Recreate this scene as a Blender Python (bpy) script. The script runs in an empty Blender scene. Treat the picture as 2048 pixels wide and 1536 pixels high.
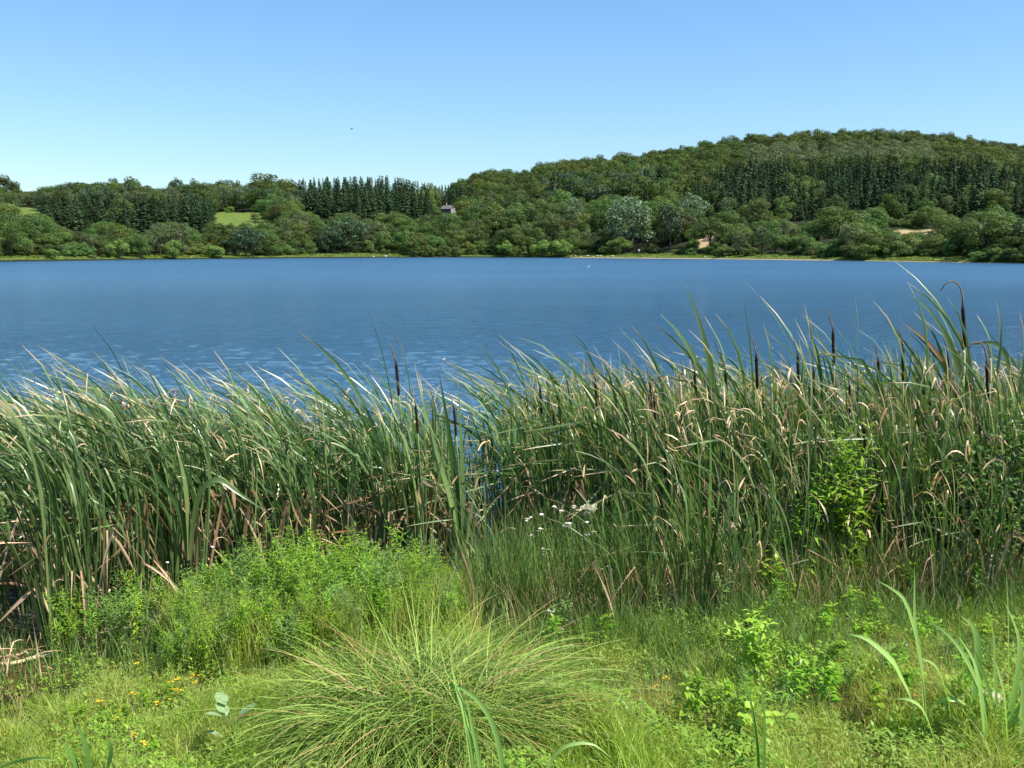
import bpy, math, random
import numpy as np
from mathutils import Vector, Matrix, Euler
sc = bpy.context.scene
COL = sc.collection
R = random.Random(7)
rng = np.random.default_rng(7)

# ------------------------------------------------------------------ camera, sky, sun, exposure
F = 1850.0                                   # focal length in pixels of the 2048 px wide photograph
CAMZ = 2.8
PITCH = math.atan(268.0 / F)
SUN_EL, SUN_AZ = math.radians(57), math.radians(112)      # azimuth measured from +Y towards +X
cam = bpy.data.cameras.new("camera"); camo = bpy.data.objects.new("camera", cam); COL.objects.link(camo)
camo.location = (0, 0, CAMZ); camo.rotation_euler = (math.pi / 2 - PITCH, 0, 0)
cam.sensor_width = 36; cam.lens = F / 2048 * 36; cam.clip_start = 0.1; cam.clip_end = 6000
sc.camera = camo
w = bpy.data.worlds.new("World"); sc.world = w; w.use_nodes = True
nt = w.node_tree; nt.nodes.clear()
sky = nt.nodes.new("ShaderNodeTexSky"); sky.sky_type = 'NISHITA'; sky.sun_disc = False
sky.sun_elevation = SUN_EL; sky.sun_rotation = SUN_AZ
sky.altitude = 600; sky.air_density = 1.5; sky.dust_density = 0.0; sky.ozone_density = 5.0
bg = nt.nodes.new("ShaderNodeBackground"); bg.inputs[1].default_value = 0.086
wo = nt.nodes.new("ShaderNodeOutputWorld")
tint = nt.nodes.new("ShaderNodeMix"); tint.data_type = 'RGBA'; tint.blend_type = 'MULTIPLY'; tint.inputs["Factor"].default_value = 1.0
tint.inputs["B"].default_value = (0.76, 0.935, 1.14, 1)       # the camera's cooler rendering of a very clear sky
nt.links.new(sky.outputs[0], tint.inputs["A"]); nt.links.new(tint.outputs["Result"], bg.inputs[0]); nt.links.new(bg.outputs[0], wo.inputs[0])
sl = bpy.data.lights.new("sun", 'SUN'); sl.energy = 5.0; sl.angle = math.radians(0.53); sl.color = (1, 0.95, 0.84)
so = bpy.data.objects.new("sun", sl); COL.objects.link(so)
sdir = Vector((math.sin(SUN_AZ) * math.cos(SUN_EL), math.cos(SUN_AZ) * math.cos(SUN_EL), math.sin(SUN_EL)))
so.rotation_euler = sdir.to_track_quat('Z', 'Y').to_euler(); so.location = (20, 10, 40)
sc.view_settings.view_transform = 'Standard'; sc.view_settings.look = 'None'
sc.view_settings.exposure = 0.85; sc.view_settings.gamma = 1.0; sc.view_settings.use_curve_mapping = False
try:
    sc.cycles.max_bounces = 6; sc.cycles.diffuse_bounces = 3; sc.cycles.transmission_bounces = 4; sc.cycles.glossy_bounces = 2
except Exception: pass

# ------------------------------------------------------------------ helpers
cp, sp = math.cos(PITCH), math.sin(PITCH)
def ray(px, py):
    x = (px - 1024) / F; y = (768 - py) / F
    return Vector((x, cp + y * sp, -sp + y * cp))
def at_y(px, py, Y):
    d = ray(px, py); return Vector((0, 0, CAMZ)) + d * (Y / d.y)
def hit(px, py):
    d = ray(px, py); lo, hi = 0.5, 12.0                         # where the ray meets the near bank
    for k in range(400):
        Y = 1.0 + k * 0.025; x, z = d.x / d.y * Y, CAMZ + d.z / d.y * Y
        if z <= max(float(bank(x, Y)), 0): return Vector((x, Y, z))
    return Vector((x, Y, z))
def at_z(px, py, z):
    d = ray(px, py); return Vector((0, 0, CAMZ)) + d * ((z - CAMZ) / d.z)
def zray(py, Y):
    d = ray(1024, py); return CAMZ + Y * d.z / d.y
def project(x, y, z):
    z = z - CAMZ
    fw = y * cp - z * sp; up = y * sp + z * cp
    return 1024 + F * x / fw, 768 - F * up / fw
KX = F * (cp + 268 / F * sp)
def u_of(x, y): return 1024 + KX * x / y
def x_of(u, y): return (u - 1024) / KX * y

def tag(o, label=None, cat=None, group=None, kind=None):
    if label: o["label"] = label
    if cat: o["category"] = cat
    if group: o["group"] = group
    if kind: o["kind"] = kind
    return o
def empty(name, loc, rz=0.0, s=1.0):
    o = bpy.data.objects.new(name, None); COL.objects.link(o)
    o.location = loc; o.rotation_euler = (0, 0, rz); o.scale = (s, s, s); o.empty_display_size = 0.2
    return o
def link(name, me, parent=None, loc=None):
    o = bpy.data.objects.new(name, me); COL.objects.link(o)
    if parent is not None: o.parent = parent
    if loc is not None: o.location = loc
    return o

class MB:
    """collects vertices and faces as numpy blocks, with a per-vertex 't' (along) and 'rnd'"""
    def __init__(s): s.v = []; s.q = []; s.tr = []; s.t = []; s.r = []; s.m = []; s.mt = []; s.n = 0
    def add(s, V, Q=None, T=None, t=None, r=None, mi=0):
        V = np.asarray(V, dtype=np.float32).reshape(-1, 3); k = len(V)
        s.v.append(V)
        s.t.append(np.zeros(k, np.float32) if t is None else np.broadcast_to(np.asarray(t, np.float32), (k,)).copy())
        s.r.append(np.full(k, 0.5, np.float32) if r is None else np.broadcast_to(np.asarray(r, np.float32), (k,)).copy())
        if Q is not None and len(Q): s.q.append(np.asarray(Q, np.int64) + s.n); s.m.append(np.full(len(Q), mi, np.int32))
        if T is not None and len(T): s.tr.append(np.asarray(T, np.int64) + s.n); s.mt.append(np.full(len(T), mi, np.int32))
        s.n += k
    def mesh(s, name, mats, smooth=True):
        me = bpy.data.meshes.new(name)
        V = np.concatenate(s.v); me.vertices.add(len(V)); me.vertices.foreach_set("co", V.ravel())
        Q = np.concatenate(s.q) if s.q else np.zeros((0, 4), np.int64)
        T = np.concatenate(s.tr) if s.tr else np.zeros((0, 3), np.int64)
        loops = np.concatenate([Q.ravel(), T.ravel()]).astype(np.int32)
        me.loops.add(len(loops)); me.loops.foreach_set("vertex_index", loops)
        nq, ntr = len(Q), len(T)
        me.polygons.add(nq + ntr)
        ls = np.concatenate([np.arange(nq) * 4, nq * 4 + np.arange(ntr) * 3]).astype(np.int32)
        me.polygons.foreach_set("loop_start", ls)
        mi = np.concatenate(([np.concatenate(s.m)] if s.m else []) + ([np.concatenate(s.mt)] if s.mt else [])) if (s.m or s.mt) else np.zeros(0, np.int32)
        me.polygons.foreach_set("material_index", mi.astype(np.int32))
        me.polygons.foreach_set("use_smooth", np.full(nq + ntr, smooth, dtype=bool))
        a = me.attributes.new("t", 'FLOAT', 'POINT'); a.data.foreach_set("value", np.concatenate(s.t))
        a = me.attributes.new("rnd", 'FLOAT', 'POINT'); a.data.foreach_set("value", np.concatenate(s.r))
        for m in (mats if isinstance(mats, (list, tuple)) else [mats]): me.materials.append(m)
        me.update(calc_edges=True); me.validate()
        return me

def tube(mb, pts, rad, n=6, mi=0, cap=True, r=0.5):
    pts = np.asarray(pts, float); rad = np.broadcast_to(np.asarray(rad, float), (len(pts),))
    tan = np.gradient(pts, axis=0); tan /= np.linalg.norm(tan, axis=1)[:, None] + 1e-9
    ref = np.array([0.31, 0.95, 0.05]) if abs(tan[0][2]) > 0.6 else np.array([0, 0, 1.0])
    V = []
    for p, d, q in zip(pts, tan, rad):
        a = np.cross(d, ref); a /= np.linalg.norm(a) + 1e-9; b = np.cross(d, a)
        for k in range(n):
            an = 2 * math.pi * k / n; V.append(p + q * (a * math.cos(an) + b * math.sin(an)))
    Q = [(i * n + k, i * n + (k + 1) % n, (i + 1) * n + (k + 1) % n, (i + 1) * n + k) for i in range(len(pts) - 1) for k in range(n)]
    T = []
    m = len(V)
    if cap:
        V += [pts[0], pts[-1]]
        T = [(m, (k + 1) % n, k) for k in range(n)] + [(m + 1, (len(pts) - 1) * n + k, (len(pts) - 1) * n + (k + 1) % n) for k in range(n)]
    mb.add(V, Q, T, t=list(np.repeat(np.linspace(0, 1, len(pts)), n)) + ([0, 1] if cap else []), r=r, mi=mi)

def ribbons(mb, base, az, L, tilt0, tilt1, width, S=8, pw=1.6, wind=(0, 0, 0), twist0=0.0, twist1=0.0, fold_s=None, fold_a=0.0,
            rnd=None, vfold=0.0, taper=0.3, mi=0, wpw=1.5):
    """N leaf blades at once; every argument may be a scalar or an (N,) array"""
    base = np.asarray(base, float).reshape(-1, 3); N = len(base)
    B = lambda x: np.broadcast_to(np.asarray(x, float), (N,)).copy()
    az, L, tilt0, tilt1, width, twist0, twist1, pw = map(B, (az, L, tilt0, tilt1, width, twist0, twist1, pw))
    fs = B(2.0 if fold_s is None else fold_s); fa = B(fold_a)
    wind = np.asarray(wind, float)
    if wind.ndim == 1: wind = np.broadcast_to(wind, (N, 3))
    rnd = rng.random(N) if rnd is None else B(rnd)
    h = np.stack([np.cos(az), np.sin(az), np.zeros(N)], 1); a = np.stack([-np.sin(az), np.cos(az), np.zeros(N)], 1)
    p = base.copy(); rows = []
    step = (L / S)[:, None]
    for i in range(S + 1):
        s = i / S
        th = tilt0 + (tilt1 - tilt0) * s ** pw + fa * (s > fs)
        d = np.sin(th)[:, None] * h + np.cos(th)[:, None] * np.array([0, 0, 1.0]) + wind * (s ** wpw)
        d /= np.linalg.norm(d, axis=1)[:, None]
        if i > 0: p = p + d * step
        aa = a - d * (a * d).sum(1)[:, None]; aa /= np.linalg.norm(aa, axis=1)[:, None] + 1e-9
        b = np.cross(d, aa)
        tw = (twist0 + (twist1 - twist0) * s)[:, None]
        wv = aa * np.cos(tw) + b * np.sin(tw); nv = np.cross(d, wv)
        wp = width * min(1.0, ((1 - s) / taper) ** 0.8 if s < 1 else 0.0) * (0.65 + 0.35 * min(1, s / 0.25))
        wp = np.maximum(wp, 0.0004)[:, None]
        if vfold: rows.append((p - wv * wp / 2 + nv * wp * vfold, p.copy(), p + wv * wp / 2 + nv * wp * vfold))
        else: rows.append((p - wv * wp / 2, p + wv * wp / 2))
    k = len(rows[0])
    V = np.stack([np.stack(r, 1) for r in rows], 1)             # N, S+1, k, 3
    idx = np.arange(N * (S + 1) * k).reshape(N, S + 1, k)
    Q = np.stack([idx[:, :-1, :-1], idx[:, :-1, 1:], idx[:, 1:, 1:], idx[:, 1:, :-1]], -1).reshape(-1, 4)
    t = np.broadcast_to(np.linspace(0, 1, S + 1)[None, :, None], (N, S + 1, k)).ravel()
    r = np.broadcast_to(rnd[:, None, None], (N, S + 1, k)).ravel()
    mb.add(V.reshape(-1, 3), Q, None, t=t, r=r, mi=mi)
    return V

def petals(mb, C, D, Nn, ln, wd, rnd=None, mi=0, curl=0.0):
    """N lanceolate leaves: base C, direction D, side vector from normal Nn, 4 triangles with a fold"""
    C, D, Nn = (np.asarray(x, float).reshape(-1, 3) for x in (C, D, Nn)); n = len(C)
    ln = np.broadcast_to(ln, (n,))[:, None]; wd = np.broadcast_to(wd, (n,))[:, None]
    D = D / (np.linalg.norm(D, axis=1)[:, None] + 1e-9)
    Sd = np.cross(D, Nn); Sd /= np.linalg.norm(Sd, axis=1)[:, None] + 1e-9; U = np.cross(Sd, D)
    tip = C + D * ln - U * ln * curl
    m = C + D * ln * 0.45 + U * ln * (0.03 + curl * 0.2)
    l = C + D * ln * 0.42 - Sd * wd / 2 + U * wd * 0.2; rr = C + D * ln * 0.42 + Sd * wd / 2 + U * wd * 0.2
    V = np.stack([C, l, m, rr, tip], 1).reshape(-1, 3)
    b = np.arange(n)[:, None] * 5
    T = np.concatenate([b + np.array([[0, 2, 1]]), b + np.array([[0, 3, 2]]), b + np.array([[1, 2, 4]]), b + np.array([[2, 3, 4]])])
    rnd = rng.random(n) if rnd is None else np.broadcast_to(rnd, (n,))
    mb.add(V, None, T, t=np.tile([0, .45, .45, .45, 1], n), r=np.repeat(rnd, 5), mi=mi)

# ------------------------------------------------------------------ materials
def N_(t, kind, **kw):
    n = t.nodes.new(kind)
    for k, v in kw.items(): setattr(n, k, v)
    return n
def leaf_mat(name, c1, c2, transl=0.35, rough=0.45, spec=0.4, tip=None, tip_at=0.9, hue_obj=0.0, tcol=None, base_col=None, vary=0.35, patch=None):
    m = bpy.data.materials.new(name); m.use_nodes = True; t = m.node_tree; t.nodes.clear(); L = t.links
    out = N_(t, "ShaderNodeOutputMaterial")
    ar = N_(t, "ShaderNodeAttribute", attribute_name="rnd"); at = N_(t, "ShaderNodeAttribute", attribute_name="t")
    oi = N_(t, "ShaderNodeObjectInfo")
    mx = N_(t, "ShaderNodeMix", data_type='RGBA'); mx.inputs["A"].default_value = (*c1, 1); mx.inputs["B"].default_value = (*c2, 1)
    L.new(ar.outputs["Fac"], mx.inputs["Factor"]); colr = mx.outputs["Result"]
    if patch:
        # slow variation of the ground cover's own colour across the bank
        tc = N_(t, "ShaderNodeNewGeometry"); no = N_(t, "ShaderNodeTexNoise"); no.inputs["Scale"].default_value = patch[1]
        L.new(tc.outputs["Position"], no.inputs["Vector"])
        rp = N_(t, "ShaderNodeMapRange"); rp.inputs[1].default_value = 0.42; rp.inputs[2].default_value = 0.62; L.new(no.outputs["Fac"], rp.inputs[0])
        m5 = N_(t, "ShaderNodeMix", data_type='RGBA'); m5.inputs["B"].default_value = (*patch[0], 1)
        L.new(rp.outputs[0], m5.inputs["Factor"]); L.new(colr, m5.inputs["A"]); colr = m5.outputs["Result"]
    if base_col:
        rp = N_(t, "ShaderNodeMapRange"); rp.inputs[1].default_value = 0.0; rp.inputs[2].default_value = 0.16; rp.inputs[3].default_value = 0.7; rp.inputs[4].default_value = 0.0
        L.new(at.outputs["Fac"], rp.inputs[0])
        m3 = N_(t, "ShaderNodeMix", data_type='RGBA'); m3.inputs["B"].default_value = (*base_col, 1)
        L.new(rp.outputs[0], m3.inputs["Factor"]); L.new(colr, m3.inputs["A"]); colr = m3.outputs["Result"]
    if tip:
        ad = N_(t, "ShaderNodeMath", operation='MULTIPLY_ADD'); ad.inputs[1].default_value = 0.16; L.new(ar.outputs["Fac"], ad.inputs[0]); L.new(at.outputs["Fac"], ad.inputs[2])
        rp = N_(t, "ShaderNodeMapRange"); rp.inputs[1].default_value = tip_at + 0.08; rp.inputs[2].default_value = tip_at + 0.16
        L.new(ad.outputs[0], rp.inputs[0])
        m3 = N_(t, "ShaderNodeMix", data_type='RGBA'); m3.inputs["B"].default_value = (*tip, 1)
        L.new(rp.outputs[0], m3.inputs["Factor"]); L.new(colr, m3.inputs["A"]); colr = m3.outputs["Result"]
    hs = N_(t, "ShaderNodeHueSaturation")
    r1 = N_(t, "ShaderNodeMapRange"); r1.inputs[3].default_value = 1 - vary; r1.inputs[4].default_value = 1 + vary; L.new(oi.outputs["Random"], r1.inputs[0]); L.new(r1.outputs[0], hs.inputs["Value"])
    if hue_obj:
        mu = N_(t, "ShaderNodeMath", operation='FRACT'); m7 = N_(t, "ShaderNodeMath", operation='MULTIPLY'); m7.inputs[1].default_value = 7.31
        L.new(oi.outputs["Random"], m7.inputs[0]); L.new(m7.outputs[0], mu.inputs[0])
        r2 = N_(t, "ShaderNodeMapRange"); r2.inputs[3].default_value = 0.5 - hue_obj; r2.inputs[4].default_value = 0.5 + hue_obj; L.new(mu.outputs[0], r2.inputs[0]); L.new(r2.outputs[0], hs.inputs["Hue"])
    L.new(colr, hs.inputs["Color"]); colr = hs.outputs["Color"]
    p = N_(t, "ShaderNodeBsdfPrincipled"); p.inputs["Roughness"].default_value = rough; p.inputs["Specular IOR Level"].default_value = spec
    L.new(colr, p.inputs["Base Color"])
    tr = N_(t, "ShaderNodeBsdfTranslucent")
    mm = N_(t, "ShaderNodeMix", data_type='RGBA', blend_type='MULTIPLY'); mm.inputs["Factor"].default_value = 1.0
    mm.inputs["B"].default_value = (*(tcol or (1.5, 1.5, 0.55)), 1); L.new(colr, mm.inputs["A"]); L.new(mm.outputs["Result"], tr.inputs["Color"])
    sh = N_(t, "ShaderNodeMixShader"); sh.inputs[0].default_value = transl
    L.new(p.outputs[0], sh.inputs[1]); L.new(tr.outputs[0], sh.inputs[2]); L.new(sh.outputs[0], out.inputs[0])
    return m
def plain_mat(name, c, c2=None, rough=0.7, scale=8.0, bump=0.0, spec=0.3, det=4):
    m = bpy.data.materials.new(name); m.use_nodes = True; t = m.node_tree; p = t.nodes["Principled BSDF"]; L = t.links
    p.inputs["Roughness"].default_value = rough; p.inputs["Specular IOR Level"].default_value = spec
    no = N_(t, "ShaderNodeTexNoise"); no.inputs["Scale"].default_value = scale; no.inputs["Detail"].default_value = det
    tc = N_(t, "ShaderNodeTexCoord"); L.new(tc.outputs["Object"], no.inputs["Vector"])
    mx = N_(t, "ShaderNodeMix", data_type='RGBA'); mx.inputs["A"].default_value = (*c, 1); mx.inputs["B"].default_value = (*(c2 or tuple(x * 0.6 for x in c)), 1)
    rp = N_(t, "ShaderNodeMapRange"); rp.inputs[1].default_value = 0.35; rp.inputs[2].default_value = 0.65; L.new(no.outputs["Fac"], rp.inputs[0])
    L.new(rp.outputs[0], mx.inputs["Factor"]); L.new(mx.outputs["Result"], p.inputs["Base Color"])
    if bump:
        b = N_(t, "ShaderNodeBump"); b.inputs["Strength"].default_value = bump; L.new(no.outputs["Fac"], b.inputs["Height"]); L.new(b.outputs[0], p.inputs["Normal"])
    return m

M_broad = leaf_mat("broadleaf foliage", (0.063, 0.109, 0.024), (0.105, 0.155, 0.038), 0.30, 0.55, 0.25, hue_obj=0.032, vary=0.42)
M_gray = leaf_mat("grey green foliage", (0.080, 0.134, 0.063), (0.147, 0.210, 0.105), 0.22, 0.5, 0.35, hue_obj=0.01, vary=0.2)
M_beech = leaf_mat("beech foliage", (0.049, 0.082, 0.012), (0.088, 0.122, 0.020), 0.26, 0.55, 0.25, hue_obj=0.026, vary=0.40)
M_birch = leaf_mat("birch foliage", (0.092, 0.126, 0.052), (0.143, 0.172, 0.080), 0.22, 0.6, 0.2, hue_obj=0.012, vary=0.2)
M_spruce = leaf_mat("spruce needles", (0.022, 0.052, 0.018), (0.060, 0.108, 0.037), 0.14, 0.6, 0.2, hue_obj=0.02, vary=0.42, tcol=(1.2, 1.2, 0.7))
M_willow = leaf_mat("willow foliage", (0.126, 0.210, 0.042), (0.210, 0.302, 0.076), 0.34, 0.5, 0.3, vary=0.12)
M_dark = leaf_mat("dark foliage", (0.029, 0.064, 0.025), (0.063, 0.105, 0.040), 0.2, 0.5, 0.35, vary=0.15)
M_bark = plain_mat("bark", (0.10, 0.085, 0.065), (0.045, 0.038, 0.03), 0.9, 6, 0.4)
# ------------------------------------------------------------------ far shore terrain
YS = [(-700, 530), (0, 523.5), (300, 519), (600, 516), (900, 514.5), (1140, 515.5), (1440, 518), (1700, 521.5), (2048, 527), (2700, 540)]
def shoreD(u):
    y = np.interp(u, [a for a, b in YS], [b for a, b in YS])
    return CAMZ * F / (y - 500) * 1.0104
CT = {-500: [(190, 470), (260, 440), (380, 420), (480, 405), (560, 398)],
      0: [(285, 484), (350, 458), (420, 432), (480, 416), (545, 410)],
      250: [(310, 486), (350, 466), (400, 446), (470, 415), (520, 404)],
      430: [(335, 484), (385, 453), (430, 439), (470, 426), (540, 410)],
      550: [(350, 484), (385, 455), (430, 441), (470, 426), (540, 408)],
      700: [(375, 486), (400, 455), (432, 435), (480, 421), (560, 403)],
      880: [(390, 484), (420, 457), (470, 436), (510, 419), (600, 408)],
      925: [(390, 484), (420, 457), (470, 434), (560, 418), (800, 392)],
      975: [(390, 484), (420, 457), (470, 432), (560, 415), (800, 370)],
      1045: [(385, 482), (420, 454), (480, 428), (600, 400), (800, 374)],
      1085: [(385, 482), (420, 452), (480, 424), (600, 388), (800, 356)],
      1150: [(375, 482), (420, 450), (480, 421), (600, 384), (800, 348)],
      1300: [(350, 482), (400, 452), (470, 423), (600, 378), (800, 335)],
      1500: [(325, 480), (380, 456), (430, 437), (600, 362), (800, 300)],
      1750: [(298, 478), (335, 459), (400, 441), (600, 350), (800, 287)],
      2048: [(245, 500), (330, 461), (400, 442), (600, 365), (800, 320)],
      2600: [(230, 495), (330, 456), (400, 437), (600, 380), (800, 345)]}
CU = sorted(CT)
CD = np.array([[p[0] for p in CT[u]] for u in CU], float)
CZ = np.array([[zray(p[1], p[0]) for p in CT[u]] for u in CU], float)
def profile(u):
    Ds = float(shoreD(u))
    D = [np.interp(u, CU, CD[:, k]) for k in range(5)]; Z = [np.interp(u, CU, CZ[:, k]) for k in range(5)]
    D = [Ds - 30, Ds, Ds + 2.5, Ds + 18] + D + [D[4] + 180, D[4] + 900]
    Z = [-2.0, 0.0, 0.55, 1.3] + Z + [Z[4] - 14, Z[4] - 60]
    return D, Z
_pc = {}
def ground(u, D):
    k = int(round(u / 4.0)) * 4
    if k not in _pc: _pc[k] = profile(k)
    a, b = _pc[k]; return float(np.interp(D, a, b))
UU = np.arange(-700, 2750, 12.0)
rows = []
TT = np.concatenate([[0, 1, 1.15, 1.4, 1.6, 2, 2.6], np.linspace(3, 10, 60)])
V = []; cov = []
for u in UU:
    D, Z = profile(u); 
    for tt in TT:
        d = float(np.interp(tt, range(len(D)), D)); z = float(np.interp(tt, range(len(Z)), Z))
        z += (0.25 * math.sin(u * .11 + d * .07) + 0.2 * math.sin(u * .031 + d * .19)) * (1 if tt > 3 else 0.12 if tt > 1.2 else 0)
        V.append((x_of(u, d), d, z))
        c = 0.0
        if 2048 > u > 1140 and 0.9 < tt < 1.45: c = 0.95 if u < 1720 else .7                       # sand edge
        if 1775 < u < 1872 and 4 < tt < 5.02 and 308 < d < 334: c = 1.0       # bare field
        if 1395 < u < 1430 and 325 < d < 372: c = 1.0
        if 425 < u < 550 and 380 < d < 480: c = 0.5                           # mown meadow
        if 25 < u < 90 and 425 < d < 485: c = 0.5
        if 1.7 < tt < 3.1: c = max(c, 0.5) if c < 1 else c                    # grassy bank
        cov.append(c)
nT = len(TT); nU = len(UU)
idx = np.arange(nU * nT).reshape(nU, nT)
Q = np.stack([idx[:-1, :-1], idx[1:, :-1], idx[1:, 1:], idx[:-1, 1:]], -1).reshape(-1, 4)
mb = MB(); mb.add(V, Q, None, t=cov)
m = bpy.data.materials.new("far shore ground"); m.use_nodes = True; t = m.node_tree; p = t.nodes["Principled BSDF"]; L = t.links
p.inputs["Roughness"].default_value = 0.9; p.inputs["Specular IOR Level"].default_value = 0.1
at = N_(t, "ShaderNodeAttribute", attribute_name="t"); no = N_(t, "ShaderNodeTexNoise"); no.inputs["Scale"].default_value = 0.35; no.inputs["Detail"].default_value = 8
g = N_(t, "ShaderNodeNewGeometry"); L.new(g.outputs["Position"], no.inputs["Vector"])
ad = N_(t, "ShaderNodeMath", operation='MULTIPLY_ADD'); ad.inputs[1].default_value = 0.25; ad.inputs[2].default_value = -0.125
L.new(no.outputs["Fac"], ad.inputs[0]); a2 = N_(t, "ShaderNodeMath", operation='ADD'); L.new(ad.outputs[0], a2.inputs[0]); L.new(at.outputs["Fac"], a2.inputs[1])
cr = N_(t, "ShaderNodeValToRGB"); e = cr.color_ramp.elements
e[0].position = 0.15; e[0].color = (0.020, 0.024, 0.010, 1); e[1].position = 1.0; e[1].color = (0.34, 0.24, 0.145, 1)
x = e.new(0.32); x.color = (0.085, 0.135, 0.026, 1); x = e.new(0.62); x.color = (0.115, 0.16, 0.035, 1); x = e.new(0.78); x.color = (0.27, 0.19, 0.11, 1)
L.new(a2.outputs[0], cr.inputs[0]); L.new(cr.outputs[0], p.inputs["Base Color"])
tag(link("hills", mb.mesh("hills", m)), "wooded hills with a grassy shore beyond the lake", kind="structure")

# ------------------------------------------------------------------ near bank
XS = [-12, -5, -3.5, -2.6, -1.7, -0.5, 1, 2.5, 5, 12]
SH = [4.6, 5.2, 5.5, 5.75, 6.5, 7.4, 8.0, 8.6, 9.5, 11]
def shore_y(x): return np.interp(x, XS, SH)
def bank(x, y):
    s = shore_y(x) - y
    z = np.where(s > 0, 0.085 * s + 0.013 * s * s, 0.13 * s)
    z = z + 0.03 * np.sin(x * 3.1 + y * 1.7) * np.clip(s, 0, 1) + 0.02 * np.sin(x * 7.3 - y * 5.1) * np.clip(s + .3, 0, 1)
    return np.maximum(z, -1.6)
gx = np.concatenate([np.linspace(-60, -8, 12), np.linspace(-7.5, 8, 110), np.linspace(9, 60, 12)])
gy = np.concatenate([np.linspace(-40, 0, 14), np.linspace(0.3, 11, 90), np.linspace(12, 40, 12)])
X, Y = np.meshgrid(gx, gy, indexing='ij')
Z = bank(X, np.maximum(Y, -5))
V = np.stack([X, Y, Z], -1).reshape(-1, 3); idx = np.arange(V.shape[0]).reshape(X.shape)
Q = np.stack([idx[:-1, :-1], idx[1:, :-1], idx[1:, 1:], idx[:-1, 1:]], -1).reshape(-1, 4)
mb = MB(); mb.add(V, Q)
M_soil = plain_mat("damp soil with dead grass", (0.050, 0.040, 0.020), (0.025, 0.030, 0.010), 0.95, 9, 0.5, 0.15, 8)
tag(link("ground", mb.mesh("ground", M_soil)), "grassy lake bank the photograph is taken from", kind="structure")

# ------------------------------------------------------------------ water
ys_ = np.concatenate([np.arange(4.2, 12, 0.06), 12 * 1.005 ** np.arange(0, 480)])
ys_ = ys_[ys_ < 110]
uu_ = np.linspace(-200, 2250, 460)
X = np.array([[x_of(u, y) for u in uu_] for y in ys_]); Y = np.repeat(ys_[:, None], len(uu_), 1)
Z = np.zeros_like(X)
for k in range(46):
    lam = 0.12 * (1.9 / 0.12) ** (k / 45.0); kk = 2 * math.pi / lam
    an = math.radians(rng.normal(262, 30)); ph = rng.random() * 6.28
    fade = np.clip((lam / (Y * 0.011) - 0.8) / 1.6, 0, 1)                       # drop waves the grid cannot carry
    calm = np.clip((Y - 6.5) / 5, 0.12, 1)
    amp = 0.022 * lam * math.exp(-(math.log(lam / 0.22) / 0.6) ** 2) + 0.0012 * lam * math.exp(-(math.log(lam / 1.2) / 0.5) ** 2)
    fade = fade * np.clip((108 - Y) / 40, 0, 1)
    Z += amp * fade * calm * np.sin(kk * (X * math.cos(an) + Y * math.sin(an)) + ph + 0.9 * np.sin(X * .23 + Y * .31 + k))
V = np.stack([X, Y, Z], -1).reshape(-1, 3); idx = np.arange(V.shape[0]).reshape(X.shape)
Q = np.stack([idx[:-1, :-1], idx[:-1, 1:], idx[1:, 1:], idx[1:, :-1]], -1).reshape(-1, 4)
mb = MB(); mb.add(V, Q)
far = [(x_of(u, ys_[-1]), ys_[-1], 0) for u in uu_]
yf = [ys_[-1], 130, 160, 220, 300, 420, 700]
V2 = np.array([[(x_of(u, y) * (1 + max(0, y - 112) / 500)), y, 0.0] for y in yf for u in uu_[::20]])
n2 = len(uu_[::20]); i2 = np.arange(len(V2)).reshape(len(yf), n2)
Q2 = np.stack([i2[:-1, :-1], i2[:-1, 1:], i2[1:, 1:], i2[1:, :-1]], -1).reshape(-1, 4)
mb.add(V2, Q2)
m = bpy.data.materials.new("lake water"); m.use_nodes = True; t = m.node_tree; p = t.nodes["Principled BSDF"]; L = t.links
p.inputs["IOR"].default_value = 1.333; p.inputs["Roughness"].default_value = 0.06; p.inputs["Specular IOR Level"].default_value = 0.5
g = N_(t, "ShaderNodeNewGeometry"); sx = N_(t, "ShaderNodeSeparateXYZ"); L.new(g.outputs["Position"], sx.inputs[0])
rp = N_(t, "ShaderNodeMapRange"); rp.inputs[1].default_value = 6.2; rp.inputs[2].default_value = 8.5; L.new(sx.outputs[1], rp.inputs[0])
mx = N_(t, "ShaderNodeMix", data_type='RGBA'); mx.inputs["A"].default_value = (0.070, 0.050, 0.018, 1); mx.inputs["B"].default_value = (0.027, 0.086, 0.155, 1)
L.new(rp.outputs[0], mx.inputs["Factor"]); L.new(mx.outputs["Result"], p.inputs["Base Color"])
rr_ = N_(t, "ShaderNodeMapRange"); rr_.inputs[1].default_value = 14; rr_.inputs[2].default_value = 120; rr_.inputs[3].default_value = 0.05; rr_.inputs[4].default_value = 0.30; L.new(sx.outputs[1], rr_.inputs[0]); L.new(rr_.outputs[0], p.inputs["Roughness"])
mp = N_(t, "ShaderNodeMapping"); mp.inputs["Scale"].default_value = (0.6, 1.0, 1.0); mp.inputs["Rotation"].default_value = (0, 0, math.radians(12)); L.new(g.outputs["Position"], mp.inputs[0])
n1 = N_(t, "ShaderNodeTexNoise"); n1.inputs["Scale"].default_value = 6.5; n1.inputs["Detail"].default_value = 6; n1.inputs["Roughness"].default_value = 0.62
L.new(mp.outputs[0], n1.inputs["Vector"])
n3 = N_(t, "ShaderNodeTexNoise"); n3.inputs["Scale"].default_value = 0.045; n3.inputs["Detail"].default_value = 3; L.new(mp.outputs[0], n3.inputs["Vector"])
r3 = N_(t, "ShaderNodeMapRange"); r3.inputs[1].default_value = 0.35; r3.inputs[2].default_value = 0.65; r3.inputs[3].default_value = 0.6; r3.inputs[4].default_value = 1.1; L.new(n3.outputs["Fac"], r3.inputs[0])
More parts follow.
